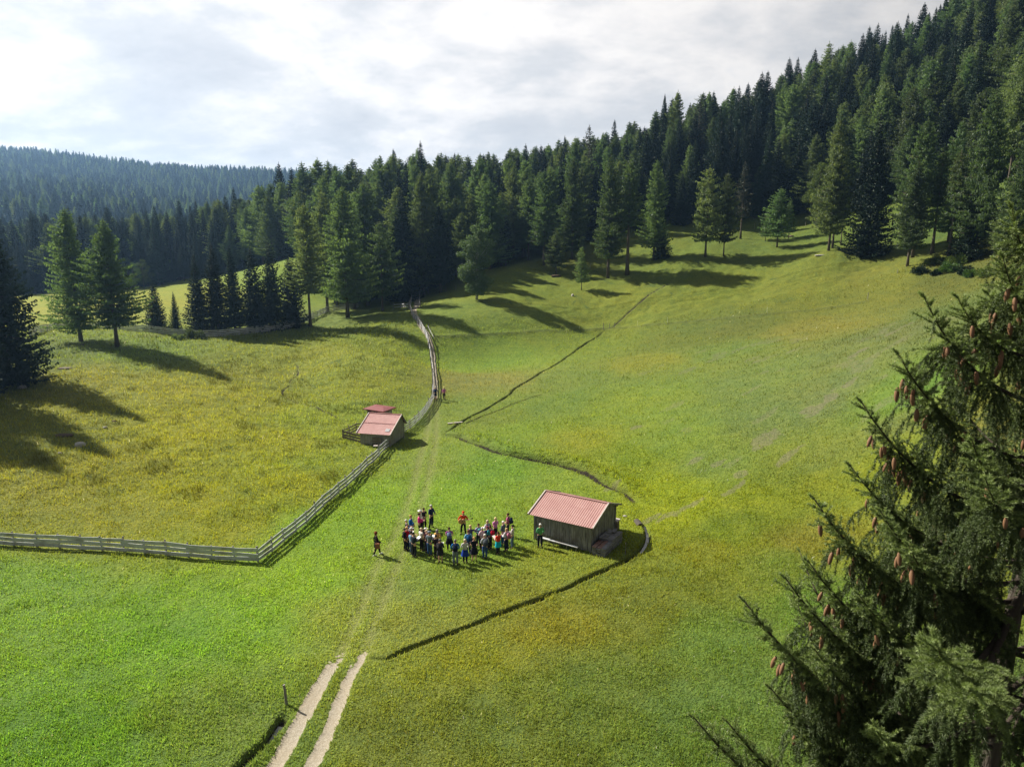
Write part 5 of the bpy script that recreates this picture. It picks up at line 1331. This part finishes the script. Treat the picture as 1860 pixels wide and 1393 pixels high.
def top_only(P, grow, long_):
    v = [(0, 0, .90, .128+grow), (0, .005, 1.08, .122+grow), (0, -.005, 1.24, .132+grow), (0, -.01, 1.38, .112+grow), (0, -.005, 1.455, .058+grow)]; e = [(0, 1), (1, 2), (2, 3), (3, 4)]; A = P['arms']
    for s, (el, wr, hd) in ((-1, A[0:3]), (1, A[3:6])):
        b = len(v); v.append((s*.165, -.01, 1.40, .060+grow)); e.append((3, b)); m = (V3(s*.18, -.01, 1.38)+V3(*el))/2; v.append((*m, .050+grow)); e.append((b, b+1))
        if long_: v.append((*el, .045+grow)); e.append((b+1, b+2)); v.append((*wr, .032+grow)); e.append((b+2, b+3))
    return v, e
_pend = []
def skin_job(key, ve, sub=1):
    v, e = ve; me = bpy.data.meshes.new('figure'); me.from_pydata([x[:3] for x in v], e, [])
    o = bpy.data.objects.new('figure', me); COL.objects.link(o)
    sm = o.modifiers.new('s', 'SKIN'); sm.use_smooth_shade = True; sm.branch_smoothing = .3
    for i, x in enumerate(v):
        sv = me.skin_vertices[0].data[i]; sv.radius = (x[3], x[3]); sv.use_root = (i == 0)
    # torsos are wider than deep
    if sub: sb = o.modifiers.new('b', 'SUBSURF'); sb.levels = sub; sb.render_levels = sub
    _pend.append((key, o))
for pn, P in POSES.items():
    skin_job((pn, 'body'), skel(P)); skin_job((pn, 'long_top'), top_only(P, .016, True)); skin_job((pn, 'short_top'), top_only(P, .014, False))
    skin_job((pn, 'trousers'), legs_only(P, .016, True)); skin_job((pn, 'shorts'), legs_only(P, .022, False))
bpy.context.view_layer.update(); dg = bpy.context.evaluated_depsgraph_get()
BM = {}
for key, o in _pend:
    me = bpy.data.meshes.new_from_object(o.evaluated_get(dg)); BM[key] = me
for key, o in _pend:
    d_ = o.data; bpy.data.objects.remove(o); bpy.data.meshes.remove(d_)
def widen(me, body=False):
    n = len(me.vertices); c = np.empty(n*3, np.float32); me.vertices.foreach_get('co', c); c = c.reshape(-1, 3)
    # torso: wider across the shoulders, flatter front to back (hands in front are left alone)
    z = c[:, 2]; t = np.clip((z-.84)/.06, 0, 1)*np.clip((1.47-z)/.06, 0, 1)*np.clip((.20-np.abs(c[:, 0]))/.05, 0, 1)*np.clip((.17-np.abs(c[:, 1]))/.03, 0, 1)
    c[:, 0] *= 1+.22*t; c[:, 1] *= 1-.14*t
    me.vertices.foreach_set('co', c.ravel()); me.update()
for key, me in BM.items():
    widen(me)
    if key[1] == 'body':
        me.name = 'person_body'; me.materials.clear(); me.materials.append(M_SKIN); me.materials.append(M_EYE); me.materials.append(M_LIP)
        bm = bmesh.new(); bm.from_mesh(me)
        for x in (-.032, .032):
            r_ = bmesh.ops.create_icosphere(bm, subdivisions=1, radius=.011, matrix=Matrix.Translation((x, .088, 1.637)))
            for vv in r_['verts']:
                for f in vv.link_faces: f.material_index = 1
        r_ = bmesh.ops.create_cube(bm, size=1, matrix=Matrix.Translation((0, .089, 1.573)) @ Matrix.Diagonal((.042, .012, .010, 1)))
        for vv in r_['verts']:
            for f in vv.link_faces: f.material_index = 2
        bm.to_mesh(me); bm.free()
def lathe(prof, n=16, sx=1.0, sy=1.0, wav=0.0):
    b = MB(); 
    for i, (rr_, z) in enumerate(prof):
        for k in range(n):
            a = 2*math.pi*k/n; q = rr_*(1+wav*math.sin(a*5)*(i/len(prof))); b.v.append((q*math.cos(a)*sx, q*math.sin(a)*sy, z))
    for i in range(len(prof)-1):
        for k in range(n): b.f.append((i*n+k, i*n+(k+1) % n, (i+1)*n+(k+1) % n, (i+1)*n+k)); b.m.append(0)
    return b.mesh('part', True)
def headpart(kind):
    b = MB()
    if kind == 'short': b.ell((0, -.012, 1.668), (.092, .104, .082), nv=8, nu=12)
    elif kind == 'curly': b.ell((0, -.03, 1.655), (.125, .12, .115), nv=8, nu=12); b.ell((0, -.07, 1.57), (.11, .07, .10))
    elif kind == 'long': b.ell((0, -.015, 1.665), (.097, .108, .088), nv=8, nu=12); b.ell((0, -.075, 1.56), (.085, .05, .15), nv=8, nu=10)
    elif kind == 'tail': b.ell((0, -.012, 1.668), (.093, .104, .083), nv=8, nu=12); b.tube([(0, -.10, 1.69), (0, -.16, 1.64), (0, -.15, 1.50)], [.03, .035, .01], 7)
    elif kind == 'cap': b.ell((0, -.005, 1.685), (.098, .108, .072), nv=8, nu=12); b.ell((0, .12, 1.672), (.07, .075, .010), nv=4, nu=10)
    elif kind == 'hat': b.ell((0, 0, 1.695), (.098, .108, .075), nv=8, nu=12); b.ell((0, 0, 1.675), (.175, .185, .012), nv=4, nu=14)
    return b.mesh('head', True)
HM = {k: headpart(k) for k in ('short', 'curly', 'long', 'tail', 'cap', 'hat')}
def shoe_mesh():
    b = MB(); b.ell((0, .065, .045), (.052, .135, .05), nv=6, nu=10); b.box((0, .06, .012), (.092, .26, .024)); return b.mesh('shoe', True)
SHOE = shoe_mesh()
SKIRT = lathe([(.165, 1.0), (.185, .92), (.22, .75), (.27, .55)], 20, 1.05, .85, .06); LSKIRT = lathe([(.165, 1.0), (.19, .9), (.24, .6), (.29, .32)], 20, 1.05, .85, .06)
COAT = lathe([(.175, 1.02), (.195, .92), (.215, .78), (.235, .62)], 20, 1.08, .88, .05)
def pack_parts():
    b = MB(); bm = bmesh.new(); bmesh.ops.create_cube(bm, size=1, matrix=Matrix.Translation((0, -.24, 1.22)) @ Matrix.Diagonal((.30, .17, .44, 1)))
    bmesh.ops.bevel(bm, geom=bm.edges[:], offset=.05, segments=3, affect='EDGES'); me = bpy.data.meshes.new('pack'); bm.to_mesh(me); bm.free(); me.polygons.foreach_set('use_smooth', [True]*len(me.polygons))
    bm = bmesh.new(); bmesh.ops.create_cube(bm, size=1, matrix=Matrix.Translation((0, -.345, 1.14)) @ Matrix.Diagonal((.22, .07, .20, 1)))
    bmesh.ops.bevel(bm, geom=bm.edges[:], offset=.025, segments=2, affect='EDGES'); m2 = bpy.data.meshes.new('pocket'); bm.to_mesh(m2); bm.free()
    st_ = []
    for s in (-1, 1):
        b = MB(); pts = [(s*.10, -.17, 1.40), (s*.115, -.05, 1.475), (s*.12, .10, 1.42), (s*.135, .145, 1.25), (s*.17, .03, 1.08), (s*.13, -.17, 1.04)]
        b.tube(pts, [.018]*6, 6); st_.append(b.mesh('strap', True))
    return me, m2, st_
PACK, POCK, STRAPS = pack_parts()
def obj_of(name, me, mat, parent):
    """shares the mesh; the material sits on the object"""
    if len(me.materials) == 0: me.materials.append(None)
    o = bpy.data.objects.new(name, me); COL.objects.link(o); o.parent = parent
    o.material_slots[0].link = 'OBJECT'; o.material_slots[0].material = mat; return o
def person(u, v, face, pose, top, bot, hair, label, h=1.70, bag=None, paper=False, long_=True, legs='trousers', coat=None, hatc=None, shoes=(40, 38, 36), bare_bag=None, group='walkers gathered on the meadow'):
    p = gp(u, v); a = R(face); s = h/1.72*.97
    e = empty('person', (p.x, p.y, p.z+.0), a, s); tag(e, label, 'person', group)
    body = bpy.data.objects.new('body', BM[(pose, 'body')]); COL.objects.link(body); body.parent = e
    obj_of('jacket' if long_ else 'shirt', BM[(pose, 'long_top' if long_ else 'short_top')], cloth(top), e)
    if legs in ('trousers', 'shorts'): obj_of(legs, BM[(pose, legs)], cloth(bot), e)
    elif legs == 'skirt': obj_of('skirt', SKIRT, cloth(bot), e)
    elif legs == 'leggings_skirt': obj_of('leggings', BM[(pose, 'trousers')], cloth((25, 25, 32)), e); obj_of('skirt', SKIRT, cloth(bot), e)
    elif legs == 'long_skirt': obj_of('skirt', LSKIRT, cloth(bot), e)
    if coat: obj_of('coat_skirt', COAT, cloth(coat), e)
    hk, hc = hair; obj_of('hair', HM[hk], cloth(hc), e)
    if hatc: obj_of('hat', HM[hatc[0]], cloth(hatc[1]), e).scale = (1.04, 1.04, 1.003)
    for fx, fy in POSES[pose]['feet']:
        sh_ = obj_of('shoe', SHOE, cloth(shoes), e); sh_.location = (fx, fy, 0)
    if bag:
        b = empty('backpack', (p.x, p.y, p.z), a, s); tag(b, bag[1], 'backpack', 'backpacks worn by the walkers')
        obj_of('pack_body', PACK, cloth(bag[0]), b); obj_of('pocket', POCK, cloth(tuple(int(x*.75) for x in bag[0])), b)
        for st_ in STRAPS: obj_of('strap', st_, cloth(tuple(int(x*.6) for x in bag[0])), b)
    if paper:
        mb_ = MB(); mb_.box((0, .43, 1.20), (.24, .30, .004), Matrix.Rotation(R(24), 3, 'X')); o = mb_.build('song_sheet', M_PAPER, None)
        o.location = (p.x, p.y, p.z); o.rotation_euler = (0, 0, a); o.scale = (s, s, s); tag(o, paper, 'paper', 'white sheets held by the singers')
    return e
BR, GY, WH, BLD, BK, RD = (70, 45, 28), (150, 146, 140), (215, 212, 205), (196, 160, 105), (28, 24, 22), (120, 62, 30)
NV, BKC, DN = (28, 34, 58), (24, 24, 28), (60, 92, 140)
# outer woman left of the circle
person(685, 1008, -70, 'walk', BKC, BKC, ('curly', RD), 'woman in black coat with curly auburn hair walking alone left of the circle', 1.66, coat=BKC, shoes=(225, 225, 225))
b = empty('shoulder_bag', tuple(gp(686.5, 1009)), R(-70)); tag(b, 'tan shoulder bag carried by the auburn-haired woman left of the circle', 'bag')
m_ = MB(); m_.box((.24, -.03, .78), (.10, .30, .34), jit=.02); m_.build('bag_body', cloth((150, 100, 75)), b); m_ = MB(); m_.tube([(.24, -.12, .94), (.10, -.05, 1.48), (.24, .10, .94)], [.012]*3, 6); m_.build('strap', cloth((120, 80, 60)), b)
# left flank, all turned towards the middle
person(739, 984, -75, 'paper', BKC, (50, 50, 60), ('short', WH), 'white-haired person in black jacket at the outer left of the group', 1.68)
person(747, 977, -100, 'front', (20, 110, 200), (18, 88, 170), ('short', BLD), 'fair-haired man all in bright blue at the back left', 1.74, coat=(18, 88, 170))
person(740.5, 991, -70, 'paper', (225, 205, 210), (60, 60, 70), ('short', GY), 'grey-haired person in pale pink top behind the man in black', 1.66)
person(736, 1000, -60, 'down', (60, 22, 34), BKC, ('short', (90, 80, 75)), 'person in dark wine-red jacket at the far left rim', 1.64)
person(740, 999, -40, 'paper', (222, 24, 48), (36, 52, 84), ('short', (190, 150, 80)), 'woman in bright red jacket with black backpack at left', 1.68, bag=(BKC, 'black backpack on the woman in the bright red jacket'), paper='white sheet held by the woman in the red jacket')
person(748, 1000, -70, 'paper', (80, 66, 120), (45, 48, 60), ('short', GY), 'person in violet top and white cap at left', 1.65, hatc=('cap', (230, 228, 225)))
person(762, 972, -85, 'paper', (232, 40, 150), BKC, ('short', BR), 'woman in magenta jacket and black trousers at the back left', 1.66)
person(764, 966, -100, 'front', (225, 222, 215), BKC, ('short', WH), 'person in white hat mostly hidden by the magenta jacket', 1.66, hatc=('hat', (235, 232, 225)))
person(770.5, 962, -150, 'paper', (35, 26, 36), BKC, ('short', BR), 'dark-haired woman in black top reading a sheet at the back', 1.66, long_=False, paper='white sheet held low by the woman in black at the back')
person(784, 959, -125, 'wide', (34, 48, 92), (30, 36, 56), ('short', WH), 'white-haired man in navy standing with legs wide apart at the back', 1.78)
person(766, 1000, -45, 'front', (232, 228, 222), BKC, ('short', (225, 205, 165)), 'blonde woman in white shirt in the middle left', 1.64, long_=False)
person(774, 1001, -40, 'paper', (56, 52, 66), (50, 50, 55), ('short', BK), 'person in dark shirt with white cap in the middle left', 1.68, hatc=('cap', (232, 230, 226)))
person(776.5, 1004, -30, 'down', (66, 26, 40), BKC, ('short', (215, 200, 170)), 'light-haired person in maroon t-shirt in the middle left', 1.66, long_=False)
person(780.5, 1010, -28, 'paper', (112, 124, 136), DN, ('short', GY), 'man in grey jacket, light jeans and grey cap', 1.76, hatc=('cap', (120, 130, 145)), paper='white sheet held by the man in grey jacket and light jeans')
person(748.5, 1007, -35, 'paper', (130, 180, 215), (60, 80, 110), ('tail', BK), 'woman in light blue checked shirt with ponytail at left', 1.64)
person(752, 1012.5, -38, 'paper', (50, 58, 72), (38, 42, 50), ('short', (60, 52, 46)), 'dark-clothed man in slate sweater foremost on the left', 1.78, paper='white sheet held out by the slate-clothed man at left')
person(795, 1003, -12, 'paper', (245, 190, 110), (236, 130, 40), ('long', (150, 140, 138)), 'woman in apricot blouse with long grey hair', 1.64, legs='skirt')
person(816.5, 1000, 5, 'front', (168, 70, 160), BKC, ('short', BR), 'woman in purple t-shirt and dark skirt standing alone mid-circle', 1.68, long_=False, legs='leggings_skirt', bag=((130, 150, 190), 'light blue backpack on the woman in purple'))
person(792.5, 1014, -10, 'paper', (48, 32, 44), BKC, ('short', BK), 'dark-haired woman in plum cardigan beside the man in shorts', 1.64)
person(800, 1022.5, -10, 'paper', (56, 54, 58), (30, 32, 44), ('short', (110, 106, 104)), 'person in dark rain cape and dark shorts with bare calves in front', 1.66, legs='shorts', coat=(40, 40, 46), paper='white sheet held by the person in the dark cape', bag=((48, 46, 50), 'charcoal backpack on the person with bare calves'))
person(827.5, 1026, 2, 'front', (26, 104, 176), (120, 130, 150), ('short', (130, 124, 118)), 'man in blue jacket and grey trousers foremost in the middle', 1.76, bag=((20, 34, 66), 'navy backpack on the foremost man in blue jacket'))
person(845, 1022.5, 8, 'paper', (206, 206, 204), (26, 60, 160), ('short', (215, 200, 175)), 'woman in grey-white striped top with blue jacket tied round her hips', 1.66, legs='leggings_skirt')
person(851, 1006, 15, 'paper', (120, 185, 220), (36, 44, 72), ('short', (120, 80, 50)), 'person in light blue shirt with blue backpack behind the striped top', 1.70, bag=((24, 84, 140), 'blue backpack on the person in the light blue shirt'))
person(861.5, 1019, 12, 'front', (30, 32, 48), (30, 32, 50), ('tail', (190, 150, 95)), 'blonde woman in navy t-shirt and navy skirt with bare legs', 1.70, long_=False, legs='skirt')
person(855, 996, -25, 'point', (74, 74, 92), BKC, ('short', (225, 195, 150)), 'person in slate top stretching the right arm out sideways', 1.70)
person(842, 971.5, 172, 'guitar', (205, 66, 30), (26, 24, 28), ('short', (120, 50, 25)), 'musician in orange-red shirt and red cap playing guitar in the centre', 1.76, hatc=('cap', (205, 70, 40)))
person(869.5, 993, 25, 'paper', (170, 160, 205), (34, 40, 54), ('short', BR), 'woman in lilac top with turquoise backpack in the centre right', 1.68, bag=((90, 170, 170), 'turquoise and lilac backpack in the centre right'))
person(876, 999, 30, 'paper', (225, 190, 205), (70, 30, 50), ('short', WH), 'white-haired person in pale pink waistcoat', 1.64)
person(881, 1015.5, 18, 'paper', (190, 194, 198), (50, 84, 150), ('short', WH), 'man in light grey shirt and blue jeans with grey backpack', 1.76, bag=((90, 98, 108), 'grey backpack on the man in blue jeans'))
person(885.5, 986, 45, 'paper', (220, 220, 225), (50, 60, 90), ('short', (200, 190, 160)), 'person in white shirt at the back of the right flank', 1.68, bag=((40, 56, 84), 'dark blue backpack on the white shirt at the back right'))
person(900, 981, 40, 'front', (225, 140, 205), BKC, ('long', (225, 200, 150)), 'blonde woman in light pink top and black trousers', 1.68, long_=False)
person(885, 997, 38, 'paper', (60, 66, 110), (46, 52, 84), ('short', (130, 60, 90)), 'person in indigo jacket between grey shirt and pink top', 1.66)
person(890.5, 997, 45, 'paper', (60, 160, 176), BKC, ('short', BR), 'person in teal jacket with crimson backpack', 1.70, bag=((200, 24, 60), 'crimson backpack on the person in teal'))
person(905, 1007, 40, 'paper', (240, 60, 30), BKC, ('tail', BR), 'woman in orange-red top with cyan jacket round her waist', 1.62, long_=False, coat=(20, 190, 215), paper='white sheet held by the woman in orange-red and cyan')
person(914, 989, 60, 'front', (84, 92, 106), (40, 90, 130), ('short', (235, 232, 226)), 'white-haired man in grey-blue jacket on the right flank', 1.72)
person(920, 1001, 45, 'paper', (206, 208, 214), (34, 38, 66), ('short', (190, 160, 120)), 'person in pale grey shirt with rose backpack on the right flank', 1.66, bag=((214, 130, 160), 'rose and white backpack on the right flank'))
person(922.5, 975, 70, 'front', (226, 110, 170), (44, 44, 60), ('short', BR), 'man in pink t-shirt with navy backpack at the back right', 1.76, long_=False, bag=((34, 44, 84), 'navy backpack on the man in pink'))
person(931, 996, 75, 'paper', (215, 205, 205), (110, 136, 160), ('tail', BK), 'dark-haired woman in black waistcoat and light jeans at the right end', 1.70, coat=None)
person(981, 995, 10, 'front', (96, 172, 116), (26, 28, 38), ('short', (228, 225, 220)), 'white-haired man in green shirt standing before the near hut', 1.74, group='people apart from the circle')
person(791.5, 727, 0, 'walk', (30, 44, 96), (30, 36, 70), ('short', WH), 'hiker in navy with backpack and shorts walking up beside the fence', 1.74, legs='shorts', group='people apart from the circle', bag=((26, 46, 92), 'navy backpack on the hiker beside the fence'))
person(807, 726.5, 5, 'walk', (212, 116, 190), (30, 28, 34), ('long', (225, 205, 160)), 'blonde hiker in pink top walking up the grass beside her companion', 1.66, group='people apart from the circle')
# guitar
gpz = gp(842, 971.5); gt = empty('guitar', tuple(gpz), R(172)); tag(gt, 'wooden acoustic guitar in the hands of the musician in red', 'guitar'); gt.scale = (1.02,)*3
rot = Matrix.Rotation(R(0), 3, 'Z') @ Matrix.Rotation(R(18), 3, 'Y')
m_ = MB()
for c, q in (((.13, .22, 1.04), .19), ((-.06, .22, 1.10), .14)): m_.ell(c, (q, .05, q), nu=16, nv=8)
m_.build('body', plain('guitar_wood', (.50, .27, .10), .35, .5), gt, True)
m_ = MB(); m_.bar((-.14, .235, 1.13), (-.62, .30, 1.32), .045, .03); m_.build('neck', M_OLD, gt)
m_ = MB(); m_.box((-.68, .31, 1.345), (.14, .03, .075), rot); m_.build('headstock', M_DARK, gt); m_ = MB(); m_.ell((-.02, .268, 1.085), (.045, .006, .045), nu=12, nv=4); m_.build('sound_hole', M_DARK, gt)
# hiking pole
hp = gp(807, 726.5); ho_ = empty('hiking_pole', tuple(hp)); tag(ho_, 'thin walking pole beside the pink-clad hiker', 'pole'); m_ = MB(); m_.tube([(-.42, .1, -.02), (-.26, .05, 1.02)], [.012, .012], 6); m_.build('shaft', M_VERGE, ho_); m_ = MB(); m_.tube([(-.26, .05, 1.0), (-.245, .045, 1.12)], [.02, .022], 6); m_.build('grip', M_DARK, ho_)
